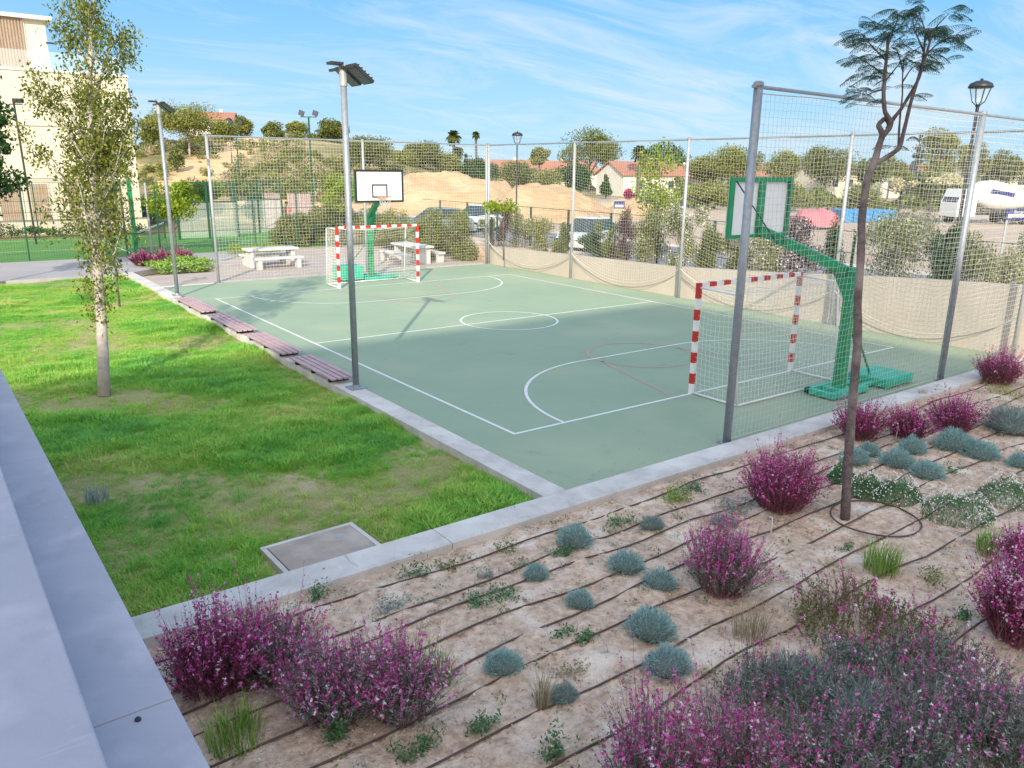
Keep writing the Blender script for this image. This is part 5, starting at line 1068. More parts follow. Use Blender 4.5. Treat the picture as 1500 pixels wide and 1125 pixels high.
# feathery tree in the bed, right
def feather_tree():
    rng = np.random.default_rng(8); base = np.array([1.48, -4.75, -.01]); dep = (base-CAM)@BF
    t = thing('feathery_tree', 'slender dark trunked tree with feathery fern like leaves standing in the flower bed', 'tree', base)
    def S(px, py, dd=0.0): return spot(px, py, dep+dd)-base
    b = MB(); K = FPX/dep
    def br(pts, w0, w1, dd=(0, 0)):
        n = len(pts); P = np.array([S(px, py, dd[0]+(dd[1]-dd[0])*i/(n-1)) for i, (px, py) in enumerate(pts)])
        tt = np.linspace(0, n-1, n*4); Q = np.stack([np.interp(tt, range(n), P[:, k]) for k in range(3)], 1)
        Q[1:-1] = (Q[:-2]+2*Q[1:-1]+Q[2:])/4; b.tube(Q, np.linspace(w0, w1, len(Q))/2/K*(1+.05*np.sin(np.arange(len(Q))*1.7)), 10); return P
    br([(1238, 760), (1241, 690), (1245, 640), (1250, 570), (1257, 500), (1256, 440), (1261, 380), (1262, 320), (1270, 262), (1283, 232)], 13.5, 10)
    br([(1281, 238), (1287, 215), (1293, 198), (1290, 190), (1286, 183), (1297, 172), (1303, 183), (1296, 196)], 10, 5)
    br([(1292, 200), (1303, 188), (1306, 178), (1296, 165), (1294, 140), (1296, 110), (1299, 80), (1302, 50)], 8, 4, (0, -.2))
    br([(1300, 188), (1310, 172), (1320, 160), (1335, 135), (1348, 112), (1353, 80), (1356, 45)], 6, 3, (0, .3))
    br([(1281, 240), (1300, 230), (1318, 217), (1322, 200), (1327, 180), (1334, 150), (1345, 115), (1352, 92), (1360, 70), (1366, 45)], 7.5, 3, (0, -.1))
    br([(1316, 215), (1317, 190), (1319, 165), (1322, 140), (1322, 110), (1324, 90)], 3.4, 1.5, (0, .2))
    tw_ = [((1299, 90), (1275, 65), (1262, 50)), ((1297, 110), (1275, 95), (1262, 88)), ((1300, 70), (1310, 40), (1318, 20)), ((1352, 85), (1375, 62), (1395, 55)), ((1355, 60), (1375, 35), (1390, 20)), ((1353, 75), (1340, 45), (1335, 20)), ((1322, 120), (1335, 100), (1350, 92)), ((1296, 130), (1280, 135), (1268, 140)), ((1323, 105), (1318, 85), (1312, 70)), ((1361, 60), (1350, 30), (1345, 12)), ((1296, 120), (1312, 100), (1325, 85))]
    for i, w in enumerate(tw_): br(list(w), 2.6, .9, (0, rng.normal()*.3))
    b.build('trunk', M['barkdark'], t, smooth=True)
    # fronds: start pixel, direction angle in picture, length in px
    Q = []; st = []
    def frond(p0, dirv, ln):
        n = 11; side = unit(np.cross(dirv, [0, 0, 1.]))
        pts = []; 
        for i in range(n+1):
            s = i/n; pts.append(p0+dirv*ln*s+np.array([0, 0, ln*(.22*s-.42*s*s)]))
        pts = np.array(pts); st.append(pts)
        for i in range(1, n+1):
            T = unit(pts[i]-pts[i-1]); l2 = ln*.34*math.sin(math.pi*(.12+.80*i/n))+.015
            for sg in (-1, 1):
                d = unit(side*sg*.9+T*.55+np.array([0, 0, -.55])); m_ = 5
                for k in range(m_): # rows of tiny leaflets along the pinna
                    c = pts[i]+d*l2*(k+.6)/m_+np.array([0, 0, -.12*l2*((k+.6)/m_)**2]); w = unit(np.cross(d, rng.normal(size=3)*.4+np.array([0, 0, 1.]))); q = l2/m_*.62; ww = .0065
                    Q.append([c-d*q, c+w*ww, c+d*q, c-w*ww])
    org = [(1262, 50, -1), (1262, 88, -1), (1268, 140, -1), (1302, 50, 0), (1299, 80, -1), (1318, 20, 0), (1395, 55, 1), (1390, 20, 1), (1335, 20, 0), (1345, 12, 0), (1350, 92, 1), (1312, 70, 0), (1366, 45, 1), (1356, 45, 1), (1325, 85, 0), (1352, 92, 1), (1275, 65, -1), (1375, 62, 1), (1296, 105, -1), (1335, 45, 0), (1280, 110, -1), (1310, 45, 0), (1288, 38, -1), (1370, 80, 1)]
    for (px, py, sd) in org:
        for k in range(8):
            p0 = S(px+rng.normal()*9, py+rng.normal()*4, rng.normal()*.2); a = rng.uniform(-1, 1)*1.1
            h = BR*(sd*1.0+rng.normal()*.75)+BF*rng.normal()*.8; h = unit(h)+np.array([0, 0, rng.uniform(-.1, .55)]); frond(p0, unit(h), rng.uniform(.15, .30))
    for (px, py) in ((1255, 138), (1290, 150), (1330, 140), (1300, 128), (1338, 205), (1300, 215)):
        for k in range(2): frond(S(px+8, py), unit(BR*rng.choice([-1, 1])+BF*rng.normal()*.5+np.array([0, 0, .2])), .22)
    MB().quads(np.array(Q)).build('crown', LF['jac'], t)
    s = MB(); A = np.concatenate([p[:-1] for p in st]); B = np.concatenate([p[1:] for p in st]); s.strings(A, B, .0028); s.build('leaf_stalks', M['barkdark'], t)
feather_tree()
# tree at the left edge
q = spot(2, 415, 33)
make_tree('leafy_tree', 'dark leafy young tree cut off by the left picture edge beside the path', 'tree', (-5.35, 22.7, -.05), 8.4, 3.5, 1.5, 'dark', 9500, .16, .085, 34, 'round', 'bark', seed=12, hang=.3)
make_tree('thin_sapling', 'thin bare stemmed sapling behind the tall slender tree on the lawn', 'tree', (-2.70, 15.9, -.08), 3.6, .9, 2.5, 'pear', 420, .07, .035, 9, 'round', 'bark', seed=13, hang=.5)
q = spot(252, 300, 36.2); make_tree('lime_tree', 'small lime green tree behind the slim floodlight pole', 'tree', (q[0], q[1], 0), 3.45, 3.2, 1.55, 'lime', 3000, .16, .05, 16, 'round', seed=14, hang=.5)
q = spot(497, 300, 40.0); make_tree('lime_tree', 'lime green tree seen through the net left of the far backboard', 'tree', (q[0], q[1], 0), 4.0, 2.6, 1.3, 'lime', 3000, .14, .05, 16, 'round', seed=15, hang=.3)
q = grd(960, 350, .62); q = spot(962, 345, 31); make_tree('lime_tree', 'tall loose lime green street tree rising above the net behind the beige wall', 'tree', (q[0], q[1], .4), 4.9, 2.5, 1.3, 'lime', 2600, .13, .05, 15, 'column', seed=16, hang=.3)
q = spot(738, 345, 32); make_tree('lime_tree', 'small thin lime green tree beside the far corner lamp', 'tree', (q[0], q[1], .4), 2.7, 2.4, 1.5, 'lime', 700, .12, .03, 9, 'umbrella', seed=17)
# ------------------------------------------------------------------ shrubs in the planter above the wall
def shrub(label, px, pytop, w, kind, seed, n=1500, ls=.085, X=14.1, pyb=None, flowers=None, name='planter_shrub', cat='shrub', z0=.6, group='shrubs above the beige wall'):
    rng = np.random.default_rng(seed); v = BF*FPX+BR*(px-750)-BU*(pytop-562.5); k = (X-CAM[0])/v[0]; q = CAM+v*k; H = q[2]-z0; dep = (q-CAM)@BF; Wd = w*dep/FPX
    t = thing(name, label, cat, (q[0], q[1], z0), 0, group); m_ = 10
    cc = np.c_[rng.normal(size=(m_, 2))*Wd*.24, rng.uniform(.10, .88, m_)*H]; rr = np.tile([[Wd*.3, Wd*.3, H*.2]], (m_, 1)); C = clump_points(n, cc, rr, rng, .1); C[:, 2] = np.clip(C[:, 2], .0, H)
    D = rng.normal(size=(n, 3)); D[:, 2] = np.abs(D[:, 2])+.6; MB().quads(leafquads(C, ls, .34, rng, D=D)).build('foliage', LF[kind], t)
    if flowers: F_ = C[rng.integers(0, n, n//5)]+rng.normal(size=(n//5, 3))*.05; MB().quads(leafquads(F_, ls*.75, .8, rng)).build('flowers', LF[flowers], t)
    b = MB()
    for i in range(7): e = cc[i]; b.tube([(rng.normal()*.05, rng.normal()*.05, 0), e*np.array([.5, .5, .6]), e], [.018, .012, .005], 4)
    b.build('stems', M['bark'], t); return t
SH = [('slim green shrub at the far end of the wall', 716, 318, 26, 'shrubgreen', None), ('dark purple upright shrub beside the far corner lamp', 738, 285, 24, 'purple', None), ('green shrub right of the dark purple one by the far lamp', 768, 304, 34, 'shrubgreen', None),
 ('loose pale green shrub with twiggy top, left of the second net post', 800, 302, 34, 'hedge', 'cream'), ('small green shrub behind the second net post', 826, 322, 22, 'shrubgreen', None), ('low dark green shrub right of the second net post, below the pale car', 868, 338, 46, 'dark', None),
 ('bright green shrub in front of the pale car', 897, 310, 34, 'shrubgreen', None), ('dark purple upright shrub below the little blue sign', 918, 303, 30, 'purple', None), ('wide green shrub between purple shrub and third net post', 962, 305, 58, 'shrubgreen', 'cream'),
 ('pinkish shrub directly behind the third net post', 1006, 300, 46, 'hedge', 'gwhite'), ('green shrub under the street sign, right of the third net post', 1040, 318, 40, 'shrubgreen', None), ('low green shrub seen below the near backboard', 1082, 338, 48, 'shrubgreen', 'cream'),
 ('flowering shrub seen beside the green hoop arm', 1125, 322, 52, 'hedge', 'gwhite'), ('dusty pink shrub behind the green hoop arm', 1178, 318, 50, 'purple', 'gwhite'), ('very dark green shrub behind the fourth net post', 1232, 300, 36, 'dark', None),
 ('large olive shrub with white blossom right of the feathery tree trunk', 1310, 312, 92, 'shrubgreen', 'cream'), ('dark green shrub left of the leaning right post', 1395, 330, 46, 'dark', None), ('dark leafy shrub right of the leaning right post', 1432, 312, 50, 'shrubgreen', None),
 ('tall greenish shrub at the right edge above the wall', 1486, 318, 60, 'hedge', 'cream')]
for i, (lb, px, py, w, kd, fl) in enumerate(SH): shrub(lb, px, py, w, kd, 300+i, 4200 if w < 40 else 7000, .080, flowers=fl, X=14.0+.5*(i % 3)*.5)
# dark green post and wire fence behind them
sf = thing('wire_fence', 'dark green post and wire fence along the road behind the beige wall', 'fence', (0, 0, 0))
wire_fence(sf, [(15.2, -10), (15.2, 29)], [0.5+2.62*k for k in range(15)], 1.75, pr=.035, z0=.62, rails=(.5, 1.1), dv=.3, rr=.003)

# ------------------------------------------------------------------ vehicles
def car(label, x, y, rz, paint, z0=.40):
    t = thing('parked_car', label, 'car', (x, y, z0), rz, 'cars parked behind the fence')
    st = [(-2.10, .35, .78, .70), (-2.0, .25, .92, .82), (-1.2, .22, .95, .86), (-.3, .22, .96, .87), (.8, .22, .95, .87), (1.6, .24, .86, .84), (2.05, .32, .70, .74)]
    V = []
    for (sx, zb, zt, hw_) in st: V += [(sx, -hw_, zb), (sx, hw_, zb), (sx, hw_+.02, (zb+zt)/2), (sx, hw_-.05, zt), (sx, -hw_+.05, zt), (sx, -hw_-.02, (zb+zt)/2)]
    F = [tuple(range(6))[::-1], tuple(range(len(V)-6, len(V)))]+[(i*6+j, i*6+(j+1) % 6, (i+1)*6+(j+1) % 6, (i+1)*6+j) for i in range(len(st)-1) for j in range(6)]
    MB().add(V, F).build('body', M[paint], t, smooth=True, bevel=.03)
    cab = [(-1.75, .93, .78), (-1.15, 1.42, .60), (.15, 1.47, .60), (1.05, .94, .74)]; V = []
    for (sx, z, hw_) in cab: V += [(sx, -hw_, z), (sx, hw_, z)]
    V += [(-1.75, -.79, .90), (-1.75, .79, .90), (1.05, -.76, .90), (1.05, .76, .90)]
    MB().add(V, [(0, 2, 3, 1), (4, 6, 7, 5), (0, 1, 9, 8), (6, 10, 11, 7), (0, 8, 10, 6, 4, 2), (1, 3, 5, 7, 11, 9)]).build('windows', M['darkglass'], t)
    MB().add([(-1.15, -.605, 1.425), (.15, -.605, 1.475), (.15, .605, 1.475), (-1.15, .605, 1.425), (-1.1, -.55, 1.50), (.1, -.55, 1.52), (.1, .55, 1.52), (-1.1, .55, 1.50)], [(0, 3, 2, 1), (4, 5, 6, 7), (0, 1, 5, 4), (1, 2, 6, 5), (2, 3, 7, 6), (3, 0, 4, 7)]).build('roof', M[paint], t)
    for sx in (-1.3, 1.3):
        for sy in (-.80, .80):
            A = np.array([(1, 0, 0), (0, 0, 1), (0, 1, 0.)]); w = MB().lathe((sx, sy, .31), [(.20, -.11), (.31, -.10), (.31, .10), (.20, .11)], 16, axis=A).build('wheel', M['tyre'], t)
            MB().lathe((sx, sy, .31), [(.19, -.115), (.19, .115)], 10, axis=A).build('rim', M['steel2'], w)
    for sy in (-.6, .6):
        MB().box((2.02, sy, .62), (.12, .3, .12)).build('headlight', M['glassled'], t, bevel=.02); MB().box((-2.07, sy, .72), (.08, .25, .14)).build('tail_light', M['red'], t, bevel=.02)
    return t
q = spot(862, 335, 36); car('pale blue white car parked behind the fence, seen between green and purple shrubs', q[0], q[1], rad(205), 'carwhite')
q = spot(640, 340, 43); car('grey blue car seen low behind the hedge right of the far backboard', q[0], q[1], rad(190), 'cargrey')
q = spot(700, 336, 47); car('light coloured car behind the hedge near the far corner post', q[0], q[1], rad(195), 'carwhite')
# van
# concrete mixer truck
def mixer(q, rz, z0=.4):
    t = thing('mixer_truck', 'white concrete mixer truck with blue stripe on its drum, right edge beyond the wall', 'truck', (q[0], q[1], z0), rz)
    A = np.array([(0, 0, 1), (0, 1, 0), (-1, 0, 0.)]); c, s = math.cos(rad(9)), math.sin(rad(9)); T = np.array([(c, 0, -s), (0, 1, 0), (s, 0, c)]); A2 = T@np.array([(0, 0, 1), (0, 1, 0), (-1, 0, 0.)])
    MB().lathe((-.4, 0, 2.35), [(.45, -3.0), (.62, -2.7), (1.05, -1.4), (1.22, -.2), (1.22, .7), (.95, 1.7), (.6, 2.2)], 26, axis=A2).build('drum', M['white'], t, smooth=True)
    st_ = MB()
    for sg in (-1, 1): st_.box((-.2, sg*1.225, 2.62), (2.2, .02, .34), R=T); 
    sp_ = st_.build('drum_stripe', M['navy'], t)
    cu = bpy.data.curves.new('drum_lettering', 'FONT'); cu.body = 'HLL'; cu.size = .38; cu.extrude = .004; tx = text_mesh(cu, M['white']); tx.parent = t
    R3 = Matrix(((1, 0, 0), (0, 0, -1), (0, 1, 0))).to_4x4(); tx.matrix_local = Matrix.Translation((-.6, -1.245, 2.5))@R3
    MB().span((-3.6, -.45, .75), (3.6, .45, 1.05)).build('chassis', M['black'], t)
    V = [(2.0, -1.2, .6), (3.7, -1.2, .6), (3.7, 1.2, .6), (2.0, 1.2, .6), (2.0, -1.18, 2.9), (3.35, -1.15, 2.9), (3.35, 1.15, 2.9), (2.0, 1.18, 2.9), (3.72, -1.2, 1.7), (3.72, 1.2, 1.7)]
    MB().add(V, [(0, 3, 2, 1), (4, 5, 6, 7), (0, 1, 8, 5, 4), (3, 7, 6, 9, 2), (0, 4, 7, 3), (1, 2, 9, 8), (8, 9, 6, 5)]).build('cab', M['white'], t, bevel=.05)
    MB().add([(3.70, -1.0, 1.8), (3.70, 1.0, 1.8), (3.40, 1.0, 2.7), (3.40, -1.0, 2.7)], [(0, 1, 2, 3)]).build('windscreen', M['darkglass'], t)
    MB().span((2.3, -1.215, 1.75), (3.2, -1.195, 2.55)).build('side_window', M['darkglass'], t)
    for sx in (-2.7, -1.5, 2.9):
        for sy in (-.95, .95): MB().lathe((sx, sy, .52), [(.3, -.15), (.52, -.14), (.52, .14), (.3, .15)], 18, axis=np.array([(1, 0, 0), (0, 0, 1), (0, 1, 0.)])).build('wheel', M['tyre'], t)
    l = MB(); 
    for y in (-.25, .25): l.bar((-3.5, y, 1.0), (-3.3, y, 3.2), .05)
    for k in range(8): l.bar((-3.48+.02*k, -.25, 1.2+k*.25), (-3.48+.02*k, .25, 1.2+k*.25), .035)
    l.build('ladder', M['black'], t); MB().add([(-3.6, -.4, 3.4), (-3.6, .4, 3.4), (-3.0, .3, 2.9), (-3.0, -.3, 2.9), (-3.9, -.3, 3.7), (-3.9, .3, 3.7)], [(0, 1, 2, 3), (4, 5, 1, 0)]).build('hopper', M['steel2'], t)
    return t
q = spot(1447, 312, 60); mixer(q, -YAW+rad(180+6)).scale = (.88, .88, .88)
# skip, tarpaulin pile, site signs
q = spot(1264, 315, 60); t = thing('blue_skip', 'long blue metal container behind the shrubs right of the pink pile', 'container', (q[0], q[1], .4), -YAW)
MB().add([(-1.9, -.9, 0), (1.9, -.9, 0), (1.9, .9, 0), (-1.9, .9, 0), (-2.1, -1.0, .95), (2.1, -1.0, .95), (2.1, 1.0, .95), (-2.1, 1.0, .95)], [(0, 3, 2, 1), (0, 1, 5, 4), (1, 2, 6, 5), (2, 3, 7, 6), (3, 0, 4, 7), (4, 5, 6, 7)]).build('tub', M['blue'], t, bevel=.03)
for k in range(6): MB().bar((-1.7+k*.68, -1.0, .05), (-1.85+k*.74, -1.05, .92), .08).build('rib', M['blue'], t)
q = spot(1195, 324, 52); t = thing('tarpaulin_pile', 'pink tarpaulin covered pile behind the green hoop arm', 'covered pile', (q[0], q[1], .4), -YAW)
b = MB(); gxx, gyy = np.meshgrid(np.linspace(-1.7, 1.7, 22), np.linspace(-1, 1, 12), indexing='ij'); gz_ = (1.25*(1-np.abs(gxx/1.75)**4)*(1-np.abs(gyy/1.05)**4)*(1+.12*np.sin(gxx*5)*np.cos(gyy*4))).clip(0)
I = np.arange(22*12).reshape(22, 12); b.add(np.stack([gxx, gyy, gz_], -1).reshape(-1, 3), np.stack([I[:-1, :-1], I[1:, :-1], I[1:, 1:], I[:-1, 1:]], -1).reshape(-1, 4)); b.build('tarpaulin', M['pink'], t)
def sign(label, px, py, depth, w, h, txt, size, legs=1.2):
    q = spot(px, py, depth); t = thing('site_sign', label, 'sign', (q[0], q[1], q[2]), -YAW, 'blue and white site signs')
    MB().span((-w/2, -.02, -h/2), (w/2, .02, h/2)).build('sign_panel', M['navy'], t); MB().span((-w/2+.07, -.026, -h/2+.07), (w/2-.07, -.021, 0.0)).build('sign_band', M['white'], t)
    for s in (-1, 1): MB().span((s*w*.4-.03, .021, -h/2-legs), (s*w*.4+.03, .07, h/2)).build('post', M['steel2'], t)
    for k, (s_, col, z) in enumerate(txt):
        cu = bpy.data.curves.new('lettering', 'FONT'); cu.body = s_; cu.size = size; cu.align_x = 'CENTER'; cu.extrude = .003; o = text_mesh(cu, M[col]); o.parent = t
        o.matrix_local = Matrix.Translation((0, -.032, z))@Matrix(((1, 0, 0), (0, 0, -1), (0, 1, 0))).to_4x4()
sign('wide navy and white sign at the right edge below the mixer drum', 1492, 314, 30, .95, .40, [('Excav.', 'white', .03), ('Levante', 'navy', -.13)], .16, 1.6)
sign('small blue and white sign in front of the pale earth bank', 907, 300, 44, .60, .40, [], .1, 1.5)
q = spot(1000, 300, 42); sign('small dark sign on a pole right of the tall lime tree', 998, 302, 42, .40, .34, [], .1, 1.6)
# brown enclosures left of the net
for px, py, wpx, lb in ((440, 322, 34, 'brown slatted enclosure left of the tall grey pole beyond the hedge'), (400, 322, 26, 'brown slatted enclosure behind the left picnic table')):
    q = spot(px, py, 52); t = thing('slatted_enclosure', lb, 'enclosure', (q[0], q[1], .0), -YAW); w = wpx*52/FPX
    n = 12
    for k in range(n): MB().span((-w/2+k*w/n, -.03, 0), (-w/2+(k+.8)*w/n, .03, 2.25)).build('slat', M['railing'] if k % 2 else M['benchwood'], t)
    MB().span((-w/2, .031, .4), (w/2, .08, .5)).build('rail', M['benchwood'], t); MB().span((-w/2, .031, 1.9), (w/2, .08, 2.0)).build('rail', M['benchwood'], t)
# person far behind the hedge
def person(q, z0):
    t = thing('person', 'person in pink top and dark blue trousers standing beside the brown slatted enclosure', 'person', (q[0], q[1], z0), -YAW+.6)
    J = [((0, 0, .95), .13), ((0, 0, 1.15), .14), ((0, 0, 1.38), .15), ((0, 0, 1.50), .055), ((0, 0, 1.58), .085), ((0, -.01, 1.68), .10), ((.09, 0, .88), .095), ((.11, .03, .48), .06), ((.11, .0, .08), .045), ((.12, -.14, .03), .04), ((-.09, 0, .88), .095), ((-.11, -.05, .48), .06), ((-.12, .05, .08), .045), ((-.12, -.08, .03), .04),
         ((.19, 0, 1.40), .055), ((.25, .02, 1.12), .042), ((.22, -.12, .90), .032), ((.21, -.18, .84), .03), ((-.19, 0, 1.40), .055), ((-.26, .02, 1.12), .042), ((-.24, -.10, .89), .032), ((-.23, -.15, .82), .03)]
    E = [(0, 1), (1, 2), (2, 3), (3, 4), (4, 5), (0, 6), (6, 7), (7, 8), (8, 9), (0, 10), (10, 11), (11, 12), (12, 13), (2, 14), (14, 15), (15, 16), (16, 17), (2, 18), (18, 19), (19, 20), (20, 21)]
    def skin(name, js, es, m, sc_=1.0):
        me = bpy.data.meshes.new(name); me.from_pydata([J[i][0] for i in js], [(js.index(a), js.index(c)) for a, c in es], []); o = bpy.data.objects.new(name, me); COL.objects.link(o); o.parent = t
        md = o.modifiers.new('skin', 'SKIN'); 
        if not me.skin_vertices: me.attributes
        bm = bmesh.new(); bm.from_mesh(me); ly = bm.verts.layers.skin.verify(); bm.verts.ensure_lookup_table()
        for k, i in enumerate(js): bm.verts[k][ly].radius = (J[i][1]*sc_,)*2; bm.verts[k][ly].use_root = (k == 0)
        bm.to_mesh(me); bm.free(); o.modifiers.new('sub', 'SUBSURF').levels = 1; o.modifiers[-1].render_levels = 1; me.materials.append(M[m]); return o
    skin('body', list(range(22)), E, 'skin')
    skin('top', [1, 2, 14, 15, 18, 19], [(1, 2), (2, 14), (14, 15), (2, 18), (18, 19)], 'pink', 1.14)
    skin('trousers', [0, 6, 7, 8, 10, 11, 12], [(0, 6), (6, 7), (7, 8), (0, 10), (10, 11), (11, 12)], 'navy', 1.2)
    MB().lathe((0, .01, 1.66), [(.105, -.03), (.115, .03), (.10, .09), (.05, .125), (0, .13)], 12).build('hair', M['black'], t, smooth=True)
q = spot(421, 318, 49); person(q, .1)

# ------------------------------------------------------------------ excavated earth banks
def bank(name, u0, v0, pts, depth, seed):
    """ridge across the view: pts = (sideways px, top py); built at the given distance"""
    n = 90; m_ = 26; pxs = np.linspace(pts[0][0], pts[-1][0], n); tops = np.interp(pxs, [p[0] for p in pts], [p[1] for p in pts])
    P = np.zeros((n, m_, 3))
    for i in range(n):
        top = spot(pxs[i], tops[i], depth); ztop = top[2]
        for j in range(m_):
            s = (j/(m_-1)-.5)*2; d = depth+s*9.0; q = spot(pxs[i], tops[i], d); zz_ = .0+(ztop)*(1-abs(s)**1.5)
            P[i, j] = (q[0], q[1], max(zz_, -.2)+fbm(np.array([q[0]]), np.array([q[1]]), .35, seed, 4)[0]*.55*(1-abs(s)))
    I = np.arange(n*m_).reshape(n, m_); b = MB(); b.add(P.reshape(-1, 3), np.stack([I[:-1, :-1], I[1:, :-1], I[1:, 1:], I[:-1, 1:]], -1).reshape(-1, 4))
    o = b.build(name, M['sand'], smooth=False); o['kind'] = 'structure'; return o
bank('earth_bank', 0, 0, [(560, 300), (585, 262), (600, 255), (640, 257), (700, 259), (740, 268), (770, 300)], 70, 21)
bank('earth_bank', 0, 0, [(725, 290), (755, 271), (790, 271), (840, 275), (868, 290), (895, 312)], 62, 22)
bank('earth_bank', 0, 0, [(870, 315), (900, 293), (930, 292), (960, 300), (990, 320)], 66, 23)
# ------------------------------------------------------------------ houses
def house(label, px, pyb, depth, w, d, h, roofh, rz, wallm='whiterender', gable=True, wins=3, group='pale houses with tiled roofs', z0=None):
    q = spot(px, pyb, depth); z0 = max(float(terrain(q[0], q[1])), -1) if z0 is None else z0; t = thing('house', label, 'house', (q[0], q[1], z0), -YAW+rz, group)
    b = MB(); b.span((-w/2, -d/2, -.5), (w/2, d/2, h)); b.add([(-w/2, -d/2, h), (-w/2, d/2, h), (-w/2, 0, h+roofh), (w/2, -d/2, h), (w/2, d/2, h), (w/2, 0, h+roofh)], [(0, 2, 1), (3, 4, 5)]); b.build('wall', M[wallm], t)
    e = .35; V = [(-w/2-e, -d/2-e, h-.12), (w/2+e, -d/2-e, h-.12), (w/2+e, 0, h+roofh+.12), (-w/2-e, 0, h+roofh+.12), (-w/2-e, d/2+e, h-.12), (w/2+e, d/2+e, h-.12)]
    V2 = [(a, b_, c+.12) for a, b_, c in V]
    rf = MB().add(V+V2, [(6, 7, 8, 9), (9, 8, 11, 10), (0, 1, 2, 3)[::-1], (3, 2, 5, 4)[::-1], (0, 6, 9, 3), (3, 9, 10, 4), (1, 2, 8, 7), (2, 5, 11, 8), (0, 1, 7, 6), (4, 10, 11, 5)]).build('roof', M['rooftile'], t)
    MB().box((w*.2, d*.12, h+roofh+.2), (.6, .6, 1.2)).build('chimney', M[wallm], rf)
    for k in range(wins):
        x = -w/2+w*(k+.5)/wins; f = MB().span((x-.6, -d/2-.06, h-2.0), (x+.6, -d/2-.001, h-.7)).build('window', M['white'], t); MB().span((x-.5, -d/2-.09, h-1.9), (x+.5, -d/2-.061, h-.8)).build('pane', M['darkglass'], f)
    return t
house('white gabled house with terracotta roof in front of the tall lime tree', 938, 283, 118, 11, 7.5, 3.0, 1.7, rad(25), wins=2)
house('low house with orange tiled roof right of the white gabled one', 985, 275, 130, 9, 8, 2.7, 1.5, rad(-10), wins=2)
house('long tiled roofed house just right of the far corner lamp', 790, 258, 170, 24, 9, 3.2, 2.2, rad(5), wins=5)
house('tiled roofed house left of the far corner lamp', 735, 250, 185, 15, 9, 3.4, 2.4, rad(-8), wins=4)
house('pale house front glimpsed right of the near backboard', 1216, 275, 120, 8, 8, 3.6, 1.2, rad(20), 'cream', wins=3)
house('house with orange roof hidden among trees behind the near backboard', 1100, 262, 150, 12, 9, 3.0, 1.8, rad(10), wins=3)
house('pale colonnaded house at the right behind the mixer truck', 1455, 278, 110, 10, 8, 4.3, 1.0, rad(0), 'cream', wins=4)
house('low mauve roofed house between the feathery trunk and the flowering bushes', 1330, 262, 125, 9, 8, 3.3, 1.6, rad(-15), wins=3)
# pale distant house high on the hill
house('tiny white house on the hilltop behind the pines', 312, 178, 150, 8, 6, 2.6, 1.2, rad(10), wins=2, z0=9.6)
